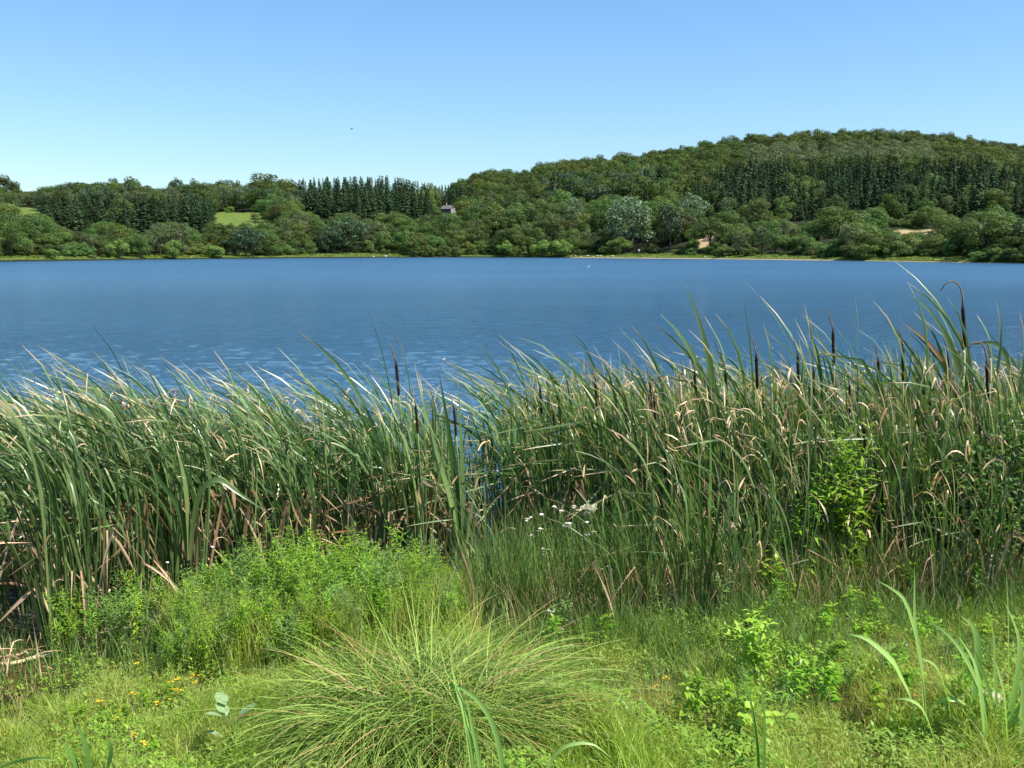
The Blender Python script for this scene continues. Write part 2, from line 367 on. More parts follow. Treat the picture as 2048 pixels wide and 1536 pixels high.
r4 = N_(t, "ShaderNodeMapRange"); r4.inputs[1].default_value = 7; r4.inputs[2].default_value = 14; r4.inputs[3].default_value = 0.12; r4.inputs[4].default_value = 1.0; L.new(sx.outputs[1], r4.inputs[0])
ml = N_(t, "ShaderNodeMath", operation='MULTIPLY'); L.new(r3.outputs[0], ml.inputs[0]); L.new(r4.outputs[0], ml.inputs[1])
b = N_(t, "ShaderNodeBump"); b.inputs["Distance"].default_value = 0.14; n2 = N_(t, "ShaderNodeTexNoise"); n2.inputs["Scale"].default_value = 1.15; n2.inputs["Detail"].default_value = 4; n2.inputs["Roughness"].default_value = 0.6; L.new(mp.outputs[0], n2.inputs["Vector"])
m2 = N_(t, "ShaderNodeMath", operation='MULTIPLY_ADD'); m2.inputs[1].default_value = 1.7; L.new(n2.outputs["Fac"], m2.inputs[0]); L.new(n1.outputs["Fac"], m2.inputs[2])
L.new(ml.outputs[0], b.inputs["Strength"]); L.new(m2.outputs[0], b.inputs["Height"]); L.new(b.outputs[0], p.inputs["Normal"])
tag(link("water", mb.mesh("water", m)), "blue rippled lake water", kind="structure")

# ------------------------------------------------------------------ tree prototypes
def quads_at(mb, P, Nrm, size, r, mi=0):
    P = np.asarray(P); n = len(P)
    Nrm = Nrm / (np.linalg.norm(Nrm, axis=1)[:, None] + 1e-9)
    a = np.cross(Nrm, rng.normal(size=(n, 3))); a /= np.linalg.norm(a, axis=1)[:, None] + 1e-9; b = np.cross(Nrm, a)
    s = (size * (0.6 + 0.8 * rng.random(n)))[:, None] if np.isscalar(size) else size[:, None]
    V = np.stack([P - a * s * .5, P + b * s * .33, P + a * s * .5, P - b * s * .33], 1).reshape(-1, 3)
    mb.add(V, np.arange(n * 4).reshape(n, 4), None, r=np.repeat(r, 4), mi=mi)
def crown_broad(seed, nl=22, w=0.5, flat=1.0, per=190, qs=0.05, low=0.12, spread=1.0, mat=M_broad, lobe=(0.08, 0.2), clumps=True):
    """unit-height crown from z=low to 1, half width w"""
    rg = np.random.default_rng(seed); mb = MB()
    cz = (1 + low) / 2; hz = (1 - low) / 2
    C = []; tries = 0
    while len(C) < nl and tries < 4000:
        tries += 1
        d = rg.normal(size=3); d /= np.linalg.norm(d)
        rr = rg.uniform(0.45, 0.86)
        zz = d[2] * rr
        wz = w * (1.0 if zz < 0 else 1 - 0.25 * zz * zz)
        c = np.array([d[0] * rr * wz, d[1] * rr * wz, cz + zz * hz * flat])
        if all(np.linalg.norm((c - k) / np.array([1, 1, 1.1])) > lobe[0] * 0.95 for k in C): C.append(c)
    P = []; Nn = []; r = []
    for c in C:
        R0 = rg.uniform(*lobe); n = int(per * (R0 / 0.16) ** 2)
        d = rg.normal(size=(n, 3)); d /= np.linalg.norm(d, axis=1)[:, None]
        d = d[(d[:, 2] > -0.55)]
        bump = 1 + 0.22 * np.sin(d[:, 0] * 9 + c[0] * 50) * np.sin(d[:, 1] * 8 + c[1] * 40) * np.cos(d[:, 2] * 7)
        rad = R0 * bump * (1 - 0.35 * rg.random(len(d)) ** 2.2)
        P.append(c + d * rad[:, None] * np.array([1.0, 1.0, 0.82])); Nn.append(d + rg.normal(size=d.shape) * 0.42 + np.array([0, 0, 0.15]))
        r.append(np.clip(rg.random(len(d)) * 0.3 + rg.random() * 0.65, 0, 1))
    P = np.concatenate(P); Nn = np.concatenate(Nn); r = np.concatenate(r)
    quads_at(mb, P, Nn, qs, r)
    return mb.mesh("crown", [mat])
def crown_spruce(seed, w=0.16, per=2300, mat=M_spruce, qs=0.034):
    rg = np.random.default_rng(seed); mb = MB(); P = []; Nn = []; r = []
    tiers = 22
    for k in range(tiers):
        f = k / (tiers - 1); z0 = 0.04 + 0.95 * f ** 0.95
        R0 = w * (1 - f) ** 0.82 * rg.uniform(0.8, 1.15) + 0.006
        nb = max(4, int(11 * (1 - f) + 4))
        for j in range(nb):
            an = rg.random() * 6.283; Rb = R0 * rg.uniform(0.65, 1.15); n = int(7 + 9 * (1 - f))
            s = np.sqrt(rg.random(n)); 
            x = Rb * s; zz = z0 - 0.32 * x * 1.0 + 0.10 * x * s
            side = rg.normal(size=n) * 0.016 * (1.2 - s)
            P.append(np.stack([math.cos(an) * x - math.sin(an) * side, math.sin(an) * x + math.cos(an) * side, zz + rg.normal(size=n) * 0.006], 1))
            q = np.stack([math.cos(an) * np.ones(n) * .55, math.sin(an) * np.ones(n) * .55, np.full(n, .8)], 1) + rg.normal(size=(n, 3)) * 0.45
            Nn.append(q); r.append(np.clip(rg.random(n) * .6 + s * .4, 0, 1))
    quads_at(mb, np.concatenate(P), np.concatenate(Nn), qs, np.concatenate(r))
    return mb.mesh("crown", [mat])
def trunk_mesh(seed, h=0.75, r0=0.022, limbs=6, name="trunk"):
    rg = np.random.default_rng(seed); mb = MB()
    bend = rg.normal(size=2) * 0.02
    pts = [(bend[0] * s * s, bend[1] * s * s, s * h) for s in np.linspace(-0.04, 1, 7)]
    tube(mb, pts, [r0 * (1.25 - s) for s in np.linspace(0, 1, 7)], 7)
    for k in range(limbs):
        s = rg.uniform(0.3, 0.85); an = rg.random() * 6.28; ln = rg.uniform(0.2, 0.34)
        b0 = np.array([bend[0] * s * s, bend[1] * s * s, s * h])
        pl = [b0 + np.array([math.cos(an) * ln * q, math.sin(an) * ln * q, ln * q * (0.7 + .3 * q)]) for q in np.linspace(0, 1, 4)]
        tube(mb, pl, [r0 * 0.5 * (1.1 - q) for q in np.linspace(0, 1, 4)], 5)
    return mb.mesh(name, [M_bark])

PROTO = {}
PROTO["broadleaf_tree"] = [crown_broad(10 + i, nl=[24, 30, 20, 34, 26, 22][i], w=[.5, .56, .44, .6, .48, .52][i], per=270, qs=0.040, low=[.02, -.02, .05, -.02, .03, .0][i]) for i in range(6)]
PROTO["beech_tree"] = [crown_broad(40 + i, nl=[26, 30, 22, 28][i], w=[.5, .58, .46, .54][i], per=230, qs=0.042, low=.02, mat=M_beech, lobe=(0.10, 0.22)) for i in range(4)]
PROTO["birch_tree"] = [crown_broad(60 + i, nl=[26, 24, 28][i], w=[.33, .3, .38][i], per=150, qs=0.04, low=.04, mat=M_birch, lobe=(0.09, 0.15)) for i in range(3)]
PROTO["spruce_tree"] = [crown_spruce(80 + i, [.19, .21, .18, .22][i]) for i in range(4)]
PROTO["shrub"] = [crown_broad(100 + i, nl=[16, 20, 18][i], w=[.62, .75, .68][i], per=150, qs=0.07, low=-.12, lobe=(0.17, 0.28)) for i in range(3)]
PROTO["willow"] = [crown_broad(110 + i, nl=[18, 22][i], w=[.6, .62][i], per=230, qs=0.055, low=-.02, mat=M_willow, lobe=(0.16, 0.26)) for i in range(2)]
PROTO["grey"] = [crown_broad(120 + i, nl=40, w=[.5, .46][i], per=230, qs=0.036, low=.02, mat=M_gray, lobe=(0.09, 0.15)) for i in range(2)]
PROTO["dark"] = [crown_broad(130 + i, nl=34, w=[.5, .56][i], per=240, qs=0.038, low=.03, mat=M_dark, lobe=(0.10, 0.16)) for i in range(2)]
PROTO["dome"] = [crown_broad(140, nl=46, w=.6, per=300, qs=0.036, low=.0, lobe=(0.15, 0.2))]
TRUNKS = [trunk_mesh(200 + i) for i in range(3)]
SPTRUNK = trunk_mesh(210, 0.97, 0.013, 0)

# ------------------------------------------------------------------ tree placing
def D_from_y(u, y):
    for D in np.arange(float(shoreD(u)) + 1, profile(u)[0][8] + 12, 2.0):
        if project(0, D, ground(u, D))[1] <= y: return D
    return profile(u)[0][8] + 12
LM = [  # landmark trees: proto, x, top, base, width, name, label, category
 ("broadleaf_tree", 22, 455, 514, 62, "broadleaf_tree", "yellow-green tree on the shore in the far left corner of the lake", "tree"),
 ("broadleaf_tree", 22, 352, 412, 55, "broadleaf_tree", "dark spreading tree cut by the left edge on the skyline", "tree"),
 ("willow", 104, 497, 518, 28, "shrub", "small yellow-green bush by itself at the left shoreline", "shrub"),
 ("willow", 184, 508, 519, 16, "shrub", "tiny round bush at the waterline between larger shore bushes at left", "shrub"),
 ("willow", 236, 480, 517, 44, "shrub", "round bright green bush at the left shore, second of the larger ones", "shrub"),
 ("broadleaf_tree", 280, 470, 516, 40, "broadleaf_tree", "rounded green tree touching the bright round shore bush", "tree"),
 ("willow", 345, 478, 517, 34, "shrub", "upright light green bush at the waterline before tall willows", "shrub"),
 ("birch_tree", 320, 440, 512, 44, "birch_tree", "tall soft grey-green tree behind the left shore bushes", "tree"),
 ("birch_tree", 362, 437, 513, 46, "birch_tree", "tall feathery willow-like tree reaching the waterline", "tree"),
 ("willow", 428, 490, 516, 46, "shrub", "broad low light green bush on the bare left shoreline", "shrub"),
 ("dark", 492, 452, 513, 88, "broadleaf_tree", "wide dark layered tree on the shore below the meadow", "tree"),
 ("willow", 577, 493, 511, 22, "shrub", "small bright round bush standing free on the grassy shore", "shrub"),
 ("dark", 694, 433, 506, 92, "broadleaf_tree", "large dark green tree with rounded clumps on the central shore", "tree"),
 ("dark", 655, 448, 508, 60, "broadleaf_tree", "dark tree leaning against the larger dark shore tree", "tree"),
 ("willow", 1011, 482, 513, 36, "willow_bush", "single round light green willow bush at the waterline", "bush"),
 ("willow", 1084, 481, 514, 46, "willow_bush", "wider half of the joined pair of willow bushes at the waterline", "bush"),
 ("willow", 1122, 479, 514, 44, "willow_bush", "taller end of the joined pair of willow bushes at the waterline", "bush"),
 ("shrub", 1046, 492, 513, 18, "shrub", "small shaded bush between the round willow and the willow pair", "shrub"),
 ("broadleaf_tree", 1242, 474, 510, 52, "broadleaf_tree", "low bright bushy tree just before the white signpost", "tree"),
 ("grey", 1264, 384, 500, 122, "ash_tree", "big silvery green tree towering over the signpost shore", "tree"),
 ("broadleaf_tree", 1205, 393, 470, 46, "broadleaf_tree", "vivid green tree immediately beside the big silvery tree", "tree"),
 ("grey", 1145, 392, 470, 60, "ash_tree", "pale bluish-green tree halfway up between dark wood and shore", "tree"),
 ("grey", 1382, 380, 462, 62, "ash_tree", "pale silvery tree in front of the dark spruces", "tree"),
 ("dome", 1508, 394, 466, 74, "broadleaf_tree", "smooth dome-shaped tree in front of the dark spruces", "tree"),
 ("broadleaf_tree", 1455, 398, 462, 50, "broadleaf_tree", "bright bushy tree next to the smooth dome-shaped tree", "tree"),
 ("dark", 957, 402, 446, 52, "broadleaf_tree", "round dark green tree standing alone among pale trees near the house", "tree"),
 ("grey", 490, 367, 422, 50, "ash_tree", "pale green tree at the top edge of the small meadow", "tree"),
 ("willow", 462, 412, 427, 20, "broadleaf_tree", "very small light tree casting a shadow on the meadow", "tree"),
 ("birch_tree", 512, 423, 452, 18, "birch_tree", "slender grey-green tree at the lower edge of the meadow", "tree"),
 ("dark", 236, 351, 392, 30, "broadleaf_tree", "small dark round treetop on the left skyline", "tree"),
 ("beech_tree", 273, 351, 394, 56, "broadleaf_tree", "widest domed tree on the left skyline", "tree"),
 ("dark", 361, 353, 396, 34, "broadleaf_tree", "round dark tree on the left skyline beside an open gap of sky", "tree"),
 ("beech_tree", 397, 355, 398, 30, "broadleaf_tree", "domed skyline tree to one side of the round dark one", "tree"),
 ("beech_tree", 545, 346, 404, 84, "beech_tree", "broad spreading tree highest on the skyline above the meadow", "tree"),
 ("birch_tree", 140, 361, 402, 50, "birch_tree", "thin pale tree on the left skyline", "tree"),
 ("grey", 1290, 326, 395, 40, "ash_tree", "pale tree standing out of the dark wood on the hillside", "tree"),
 ("dark", 1340, 400, 500, 70, "broadleaf_tree", "dark leafy tree close behind the grassy point", "tree"),
 ("broadleaf_tree", 1420, 436, 506, 90, "broadleaf_tree", "dense bushy tree beside the scrap of bare field", "tree"),
 ("broadleaf_tree", 1550, 442, 508, 60, "broadleaf_tree", "bushy shore tree below the dome-shaped tree", "tree"),
 ("broadleaf_tree", 1675, 412, 492, 110, "broadleaf_tree", "wide layered yellowish tree near the bare sandy field", "tree"),
 ("dark", 2046, 440, 514, 100, "broadleaf_tree", "dark overhanging tree at the right edge of the far shore", "tree"),
]
def capy(u, D):
    c = 0
    if 420 < u < 560 and D < 385: c = 444
    if 20 < u < 95 and D < 425: c = 428
    if 868 < u < 928 and D < 500: c = 421 if 886 < u < 912 else 413
    if 1785 < u < 1880 and D < 306: c = 463
    if 1735 < u <= 1785 and D < 306: c = 456
    if 1400 < u < 1428 and D < 330: c = 474
    if c: return c
    if 60 < u < 450 and D < 354: return 451 + 12 * math.sin(u * .05)
    if 600 < u < 930 and D < 428: return 428 + 9 * math.sin(u * .07)
    if 1090 < u <= 1360 and D < 452: return 388 + 10 * math.sin(u * .06)
    if 1360 < u < 1490 and D < 402: return 424 + 10 * math.sin(u * .09)
    if 1490 <= u < 1650 and D < 398: return 440 + 8 * math.sin(u * .06)
    if 1650 <= u < 1760 and D < 398: return 418 + 8 * math.sin(u * .06)
    if 1760 <= u and D < 398: return 424 + 12 * math.sin(u * .05)
    return 0
def open_ground(u, D):
    if 430 < u < 545 and 380 < D < 472: return True
    if 22 < u < 92 and 425 < D < 482: return True
    if 1748 < u < 1876 and 304 < D < 338: return True
    if 1398 < u < 1428 and 325 < D < 372: return True
    if 862 < u < 932 and 480 < D < 535: return True
    return False
trees = []
for (pr, u, yt, yb, wd, nm, lab, cat) in LM:
    D = D_from_y(u, yb); z = ground(u, D); H = (zray(yt, D) - z)
    trees.append(dict(pr=pr, u=u, D=D, z=z, H=H * 1.02, w=wd * D / F / 2, nm=nm, lab=lab, cat=cat, yt=yt, wpx=wd / 2))
lmk = [(t["u"], t["D"], t["wpx"]) for t in trees]
SKY = [(-400, 375), (0, 370), (30, 366), (55, 386), (90, 380), (135, 366), (160, 362), (200, 361), (300, 366), (312, 379), (340, 374), (420, 364), (480, 360), (590, 362), (640, 358), (790, 355), (830, 366), (880, 373),
       (912, 368), (935, 352), (980, 338), (1040, 342), (1062, 345), (1080, 326), (1150, 318), (1200, 312), (1300, 303), (1400, 284), (1500, 269), (1600, 263), (1700, 256), (1780, 259), (1880, 266), (1960, 280), (2000, 291), (2030, 283), (2300, 300), (2600, 320)]
def skytop(u): return np.interp(u, [a for a, b in SKY], [b for a, b in SKY])
def kind_at(u, D, i):
    r = R.random()
    if u < 445 and u > 75 and 352 < D < 425 and r > .02: return "spruce_tree", R.uniform(13, 16)
    if 598 < u < 915 and D > 428 and r > .06: return "spruce_tree", R.uniform(12.5, 16.5) * (0.8 if u > 860 else 1)
    if u > 910 and u < 948 and D > 480 and D < 620: return "spruce_tree", R.uniform(11, 14.5)
    if 430 < u < 610 and D > 505 and r < .5: return "spruce_tree", R.uniform(12, 15)
    if u < 612 and D > 425: return ("dark" if r < .35 else "beech_tree" if r < .75 else "birch_tree"), R.uniform(10, 14.5)
    if u < 612: return ("broadleaf_tree" if r < .72 else "birch_tree" if r < .85 else "beech_tree"), R.choice((R.uniform(7.5, 10.0), R.uniform(9.5, 13.0)))
    hill = u > 1060 - max(0, (D - 600)) * 0.6
    if hill and D > 400:
        s0 = np.interp(u, [1060, 1200, 1400, 1600, 2048], [470, 450, 405, 400, 400]); s1 = np.interp(u, [1060, 1200, 1400, 2048], [500, 520, 560, 545])
        if s0 < D < s1 and (u > 1370 or r < .45) and R.random() > .2: return "spruce_tree", R.uniform(9.5, 19) * (1 + .12 * math.sin(u * .03) + .06 * math.sin(u * .11))
        if 1480 < u < 1850 and 575 < D < 690 and r < .85: return "birch_tree", R.uniform(14, 18)
        if 1080 < u < 1330 and 440 < D < 640 and r < .6: return "dark", R.uniform(11, 15)
        if D >= s1 - 20 or (u < 1400 and D > 455):
            return ("beech_tree" if r < .9 else "birch_tree" if r < .95 else "broadleaf_tree"), R.uniform(11, 17)
    if D > 600: return "beech_tree", R.uniform(11, 16)
    return ("broadleaf_tree" if r < .78 else "birch_tree" if r < .9 else "beech_tree"), R.choice((R.uniform(7.5, 10.5), R.uniform(10, 14.0)))
D = 200.0; i = 0
while D < 860:
    step = 5.6 + max(0, D - 350) * 0.0075
    u = -160.0
    while u < 2230:
        sp_ = (6.6 + max(0, D - 350) * 0.007) * KX / D
        dense = (75 < u < 445 and 352 < D < 425) or (598 < u < 915 and D > 428) or (u > 1370 and 400 < D < 555)
        u += sp_ * R.uniform(0.75, 1.25) * (0.62 if dense else 1.3 if D > 540 else 1)
        d = D + R.uniform(-.5, .5) * step
        Ds = float(shoreD(u))
        edge = 11 + 5 * math.sin(u * .021) + (7 if 1240 < u < 1420 else 0) + (5 if 700 < u < 800 else 0) - (7 if 820 < u < 1130 else 0) - (6 if u > 1960 else 0)
        if d < Ds + edge or open_ground(u, d): continue
        if d > profile(u)[0][8] + 25: continue
        if 940 < u < 1070 and 520 < d < 720 and R.random() < .4: continue
        k, H = kind_at(u, d, i); i += 1
        z = ground(u, d)
        first = d < Ds + edge + 12
        if first and k != "spruce_tree": H *= R.uniform(0.5, 0.85)
        if k == "broadleaf_tree" and 1290 < u < 1900 and d < 330: H *= 0.72
        if any(abs(u - a) < b * 0.95 and c - 24 < d < c + 3 for a, c, b in lmk): continue
        yt = project(0, d, z + H)[1]
        c = capy(u, d)
        if c and yt < c + R.uniform(0, 8):
            H = zray(c + R.uniform(0, 8), d) - z
            if H < 1.5: continue
            yt = project(0, d, z + H)[1]
        s = skytop(u)
        if k == "spruce_tree" and u < 445 and yt < 388: H = zray(388 + R.uniform(0, 16), d) - z; yt = project(0, d, z + H)[1]
        if yt < s + R.uniform(-3, 8):
            H = zray(s + R.uniform(-5, 12), d) - z
            if H < 5: continue
            yt = project(0, d, z + H)[1]
        hw = {"broadleaf_tree": .5, "birch_tree": .34, "beech_tree": .52, "spruce_tree": .2, "dark": .5}[k]
        w_ = max(hw * H * (R.uniform(.75, 1.5) if k == "spruce_tree" else R.uniform(.8, 1.25)), (5.6 if D > 540 else 3.9) if k in ("broadleaf_tree", "beech_tree") else 0)
        nm = "broadleaf_tree" if k == "dark" else k
        if H < 5 and k != "spruce_tree": k = nm = "shrub"; w_ = H * .7
        trees.append(dict(pr=k, u=u, D=d, z=z, H=H, w=w_, nm=nm, lab=None, cat=None, yt=yt, wpx=w_ * F / d))
    D += step
u = -150.0
while u < 2200:                                                # low bushes along the wood's edge
    u += R.uniform(10, 30); Ds = float(shoreD(u))
    edge = 9 + 5 * math.sin(u * .021) + (7 if 1240 < u < 1420 else 0) + (5 if 700 < u < 800 else 0) - (7 if 820 < u < 1130 else 0) - (6 if u > 1960 else 0)
    d = Ds + max(2.5, edge + R.uniform(-1.5, 4)); H = R.uniform(2.0, 4.2) * (.6 if R.random() < .3 else 1)
    if any(abs(u - a) < b * 0.8 and abs(c - d) < 8 for a, c, b in lmk): continue
    z = ground(u, d); w_ = H * R.uniform(.6, .95)
    trees.append(dict(pr="shrub", u=u, D=d, z=z, H=H, w=w_, nm="shrub", lab=None, cat=None, yt=project(0, d, z + H)[1], wpx=w_ * F / d))
u = -150.0
while u < 2200:                                                # and a second, taller row inside the edge
    u += R.uniform(14, 30); Ds = float(shoreD(u))
    edge = 13 + 5 * math.sin(u * .021) + (9 if 1240 < u < 1420 else 0) + (5 if 700 < u < 800 else 0) - (6 if 820 < u < 1130 else 0)
    d = Ds + edge + R.uniform(0, 6); H = R.uniform(3.0, 5.6)
    if any(abs(u - a) < b * 0.7 and abs(c - d) < 5 for a, c, b in lmk): continue
    z = ground(u, d); w_ = H * R.uniform(.55, .8)
    trees.append(dict(pr="shrub", u=u, D=d, z=z, H=H, w=w_, nm="shrub", lab=None, cat=None, yt=project(0, d, z + H)[1], wpx=w_ * F / d))
trees.sort(key=lambda t: t["D"])
cover = np.full(2048, 600.0)
for t in trees:
    a, b = int(t["u"] - t["wpx"] * .75), int(t["u"] + t["wpx"] * .75) + 1
    a, b = max(a, 0), min(b, 2048)
    if b <= a: t["vis"] = 0; t["near"] = (t["u"] < -160 or t["u"] > 2210) or True; continue
    seg = cover[a:b]; t["vis"] = float(np.clip(np.minimum(seg, project(0, t["D"], t["z"])[1]) - t["yt"], 0, None).sum()); t["near"] = bool((seg > t["yt"] - 9).any())
    cover[a:b] = np.minimum(seg, t["yt"] + (3 if t["pr"] == "spruce_tree" else 2))
trees = [t for t in trees if t["lab"] or t["vis"] > 6 or (t["near"] and t["vis"] > 0) or (t["u"] < 0 or t["u"] > 2047)]
WHERE = [(0, "at the left end of the far shore"), (230, "behind the left shore bushes"), (420, "around the small meadow"), (600, "of the middle wood beyond the lake"), (880, "near the grey-roofed house"),
         (1010, "behind the willow bushes at the waterline"), (1180, "around the big silvery tree"), (1400, "around the dome-shaped tree"), (1620, "between the dome-shaped tree and the bare field"), (1740, "near the bare sandy field"), (1880, "above the right end of the far shore")]
LOOK = {"broadleaf_tree": ("rounded green broadleaf tree", "tree"), "beech_tree": ("olive green beech tree", "tree"), "birch_tree": ("pale feathery grey-green tree", "tree"),
        "spruce_tree": ("dark pointed spruce", "tree"), "shrub": ("low green shrub", "shrub")}
PL = {"broadleaf_tree": "broadleaf trees", "beech_tree": "beech trees", "birch_tree": "pale birch trees", "spruce_tree": "dark spruces", "shrub": "shrubs", "dark": "dark broadleaf trees"}
count = {}; rest = {}
for t in sorted(trees, key=lambda t: -t["vis"] - (1e6 if t["lab"] else 0)):
    k = t["pr"]; inview = -20 < t["u"] < 2068 and t["vis"] > 0
    if not t["lab"] and (not inview or count.get(t["nm"], 0) >= 290): rest.setdefault(k, []).append(t); continue
    count[t["nm"]] = count.get(t["nm"], 0) + 1
    e = empty(t["nm"], (x_of(t["u"], t["D"]), t["D"], t["z"] - 0.1), R.uniform(0, 6.28))
    pm = R.choice(PROTO[k])
    hw = {"broadleaf_tree": .5, "birch_tree": .34, "beech_tree": .52, "spruce_tree": .2, "shrub": .68, "willow": .61, "grey": .5, "dark": .53, "dome": .6}[k]
    sx_ = t["w"] / hw
    e.scale = (sx_ * R.uniform(.88, 1.12), sx_, t["H"])
    if not t["lab"]: e.rotation_euler = (R.gauss(0, .03), R.gauss(0, .03), e.rotation_euler[2])
    link("crown", pm, e)
    link("trunk", SPTRUNK if k == "spruce_tree" else R.choice(TRUNKS), e)
    if t["lab"]: tag(e, t["lab"], t["cat"])
    else:
        lk, ct = LOOK[t["nm"]]; lk = ("dark " + lk.replace("green ", "")) if t["pr"] == "dark" else lk; wh = [b for a, b in WHERE if t["u"] >= a or a == 0][-1]
        off_ = t["D"] - float(shoreD(t["u"]))
        hgt = "at the shore" if off_ < 22 else "low on the slope" if t["D"] < 380 else "halfway up" if t["D"] < 520 else "on the upper slope" if t["yt"] > skytop(t["u"]) + 14 else "on the skyline"
        tag(e, f"{lk} {hgt} {wh}", ct, f"{PL[t['pr']]} {hgt} {wh}")

HID = bpy.data.collections.new("sources")
def scatter(name, meshes, P, rotz, scl, label, kind="stuff", tilt=None):
    """one 'stuff' object: instances of the meshes on points"""
    pc = bpy.data.collections.new(name + " sources")
    for i_, me_ in enumerate(meshes):
        o_ = bpy.data.objects.new(f"{name} source {i_:02d}", me_); pc.objects.link(o_)
    me = bpy.data.meshes.new(name); n = len(P); me.vertices.add(n); me.vertices.foreach_set("co", np.asarray(P, np.float32).ravel())
    rot = np.zeros((n, 3), np.float32); rot[:, 2] = rotz
    if tilt is not None: rot[:, :2] = tilt
    a = me.attributes.new("rot", 'FLOAT_VECTOR', 'POINT'); a.data.foreach_set("vector", rot.ravel())
    a = me.attributes.new("scl", 'FLOAT_VECTOR', 'POINT'); a.data.foreach_set("vector", np.asarray(scl, np.float32).ravel())
    a = me.attributes.new("idx", 'INT', 'POINT'); a.data.foreach_set("value", rng.integers(0, len(meshes), n).astype(np.int32))
    o = link(name, me)
    g = bpy.data.node_groups.new(name, 'GeometryNodeTree')
    g.interface.new_socket("Geometry", in_out='INPUT', socket_type='NodeSocketGeometry'); g.interface.new_socket("Geometry", in_out='OUTPUT', socket_type='NodeSocketGeometry')
    gi = g.nodes.new("NodeGroupInput"); go = g.nodes.new("NodeGroupOutput"); ip = g.nodes.new("GeometryNodeInstanceOnPoints"); ci = g.nodes.new("GeometryNodeCollectionInfo")
    ci.inputs[0].default_value = pc; ci.inputs["Separate Children"].default_value = True; ci.inputs["Reset Children"].default_value = True
    def na(nm, ty):
        x = g.nodes.new("GeometryNodeInputNamedAttribute"); x.data_type = ty; x.inputs["Name"].default_value = nm
        return [s for s in x.outputs if s.name == "Attribute" and s.enabled][0]
    g.links.new(gi.outputs[0], ip.inputs["Points"]); g.links.new(ci.outputs[0], ip.inputs["Instance"]); ip.inputs["Pick Instance"].default_value = True
    g.links.new(na("idx", 'INT'), ip.inputs["Instance Index"])
    er = g.nodes.new("FunctionNodeEulerToRotation"); g.links.new(na("rot", 'FLOAT_VECTOR'), er.inputs[0]); g.links.new(er.outputs[0], ip.inputs["Rotation"])
    g.links.new(na("scl", 'FLOAT_VECTOR'), ip.inputs["Scale"]); g.links.new(ip.outputs[0], go.inputs[0])
    md = o.modifiers.new("scatter", 'NODES'); md.node_group = g
    tag(o, label, kind=kind); return o
for k, ts in rest.items():
    hw = {"broadleaf_tree": .5, "birch_tree": .34, "beech_tree": .52, "spruce_tree": .2, "shrub": .68, "dark": .53}[k]
    scatter({"dark": "dark_forest", "broadleaf_tree": "broadleaf_forest", "birch_tree": "birch_forest", "beech_tree": "beech_forest", "spruce_tree": "spruce_forest", "shrub": "shrubbery"}[k], PROTO[k],
            [(x_of(t["u"], t["D"]), t["D"], t["z"] - .1) for t in ts], np.array([R.uniform(0, 6.28) for _ in ts]), [(t["w"] / hw, t["w"] / hw, t["H"]) for t in ts],
            f"mass of {PL[k]} filling the wooded slopes between the nearer trees")
print("TREES", count, {k: len(v) for k, v in rest.items()})

# grass and weeds on the far bank
def tuft(seed, n=26, L0=1.0, mat=None):
    mb = MB(); rg = np.random.default_rng(seed)
    P = rg.normal(size=(n, 3)) * .45; P[:, 2] = np.abs(P[:, 2]) * .35
    quads_at(mb, P, rg.normal(size=(n, 3)) + [0, -.3, .5], 0.5, rg.random(n)); return mb.mesh("tuft", [mat])
M_bankgrass = leaf_mat("bank grass", (0.10, 0.17, 0.03), (0.22, 0.26, 0.07), 0.3, 0.7, 0.2, vary=0.25, hue_obj=.015)
tm = [tuft(300 + i, mat=M_bankgrass) for i in range(3)]
P = []; S = []
for _ in range(5200):
    u = R.uniform(-60, 2110); Ds = float(shoreD(u)); e_ = R.random()
    d = Ds + 1.6 + e_ * 16
    if 1140 < u < 1700 and e_ < .12: continue
    s = R.uniform(.25, .8) * (0.5 if e_ < .15 else 1)
    if 700 < u < 850 and e_ > .3: s *= 1.5
    P.append((x_of(u, d), d, ground(u, d))); S.append((s * 1.5, s * 1.5, s))
scatter("shore_grass", tm, P, rng.random(len(P)) * 6.28, S, "green and straw-coloured grass and weeds along the far waterline")

# stones, house, sign post, birds
M_stone = plain_mat("pale stone", (0.50, 0.44, 0.36), (0.34, 0.30, 0.25), 0.9, 3, 0.3)
def stone(name, x, y, z, s, label, group=None, sq=(1.3, 1, .7)):
    import bmesh
    bm = bmesh.new(); bmesh.ops.create_icosphere(bm, subdivisions=2, radius=1)
    rg = random.Random(int(x * 100 + y))
    for v in bm.verts:
        n = 1 + 0.16 * math.sin(v.co.x * 4 + x) * math.cos(v.co.y * 5 + y) + rg.uniform(-.07, .07)
        v.co = Vector((v.co.x * n * sq[0], v.co.y * n * sq[1], v.co.z * n * sq[2])) * s
    me = bpy.data.meshes.new(name); bm.to_mesh(me); bm.free(); me.materials.append(M_stone)
    o = link(name, me, None, (x, y, z)); tag(o, label, "stone", group); return o
def far_stone(px, dd, s, label, group=None):
    D = float(shoreD(px)) + dd; return stone("stone", x_of(px, D), D, ground(px, D) + s * .3, s, label, group)
far_stone(747, 1.2, .38, "smaller whitish stone on the shore beside the green scrub mound")
far_stone(771, 1.6, .55, "larger rounded whitish stone at the foot of the green scrub mound")
for i_, px in enumerate([1142, 1151, 1162, 1176, 1189, 1196, 1203, 1216, 1227, 1262, 1290, 1410]):
    far_stone(px + R.uniform(-2, 2), R.uniform(.8, 3.5), R.uniform(.22, .5), "pale stone lying on the sandy shore by the grassy point", "pale stones on the sandy shore")
M_wall = plain_mat("render wall", (0.30, 0.28, 0.25), (0.24, 0.22, 0.20), 0.9, 2)
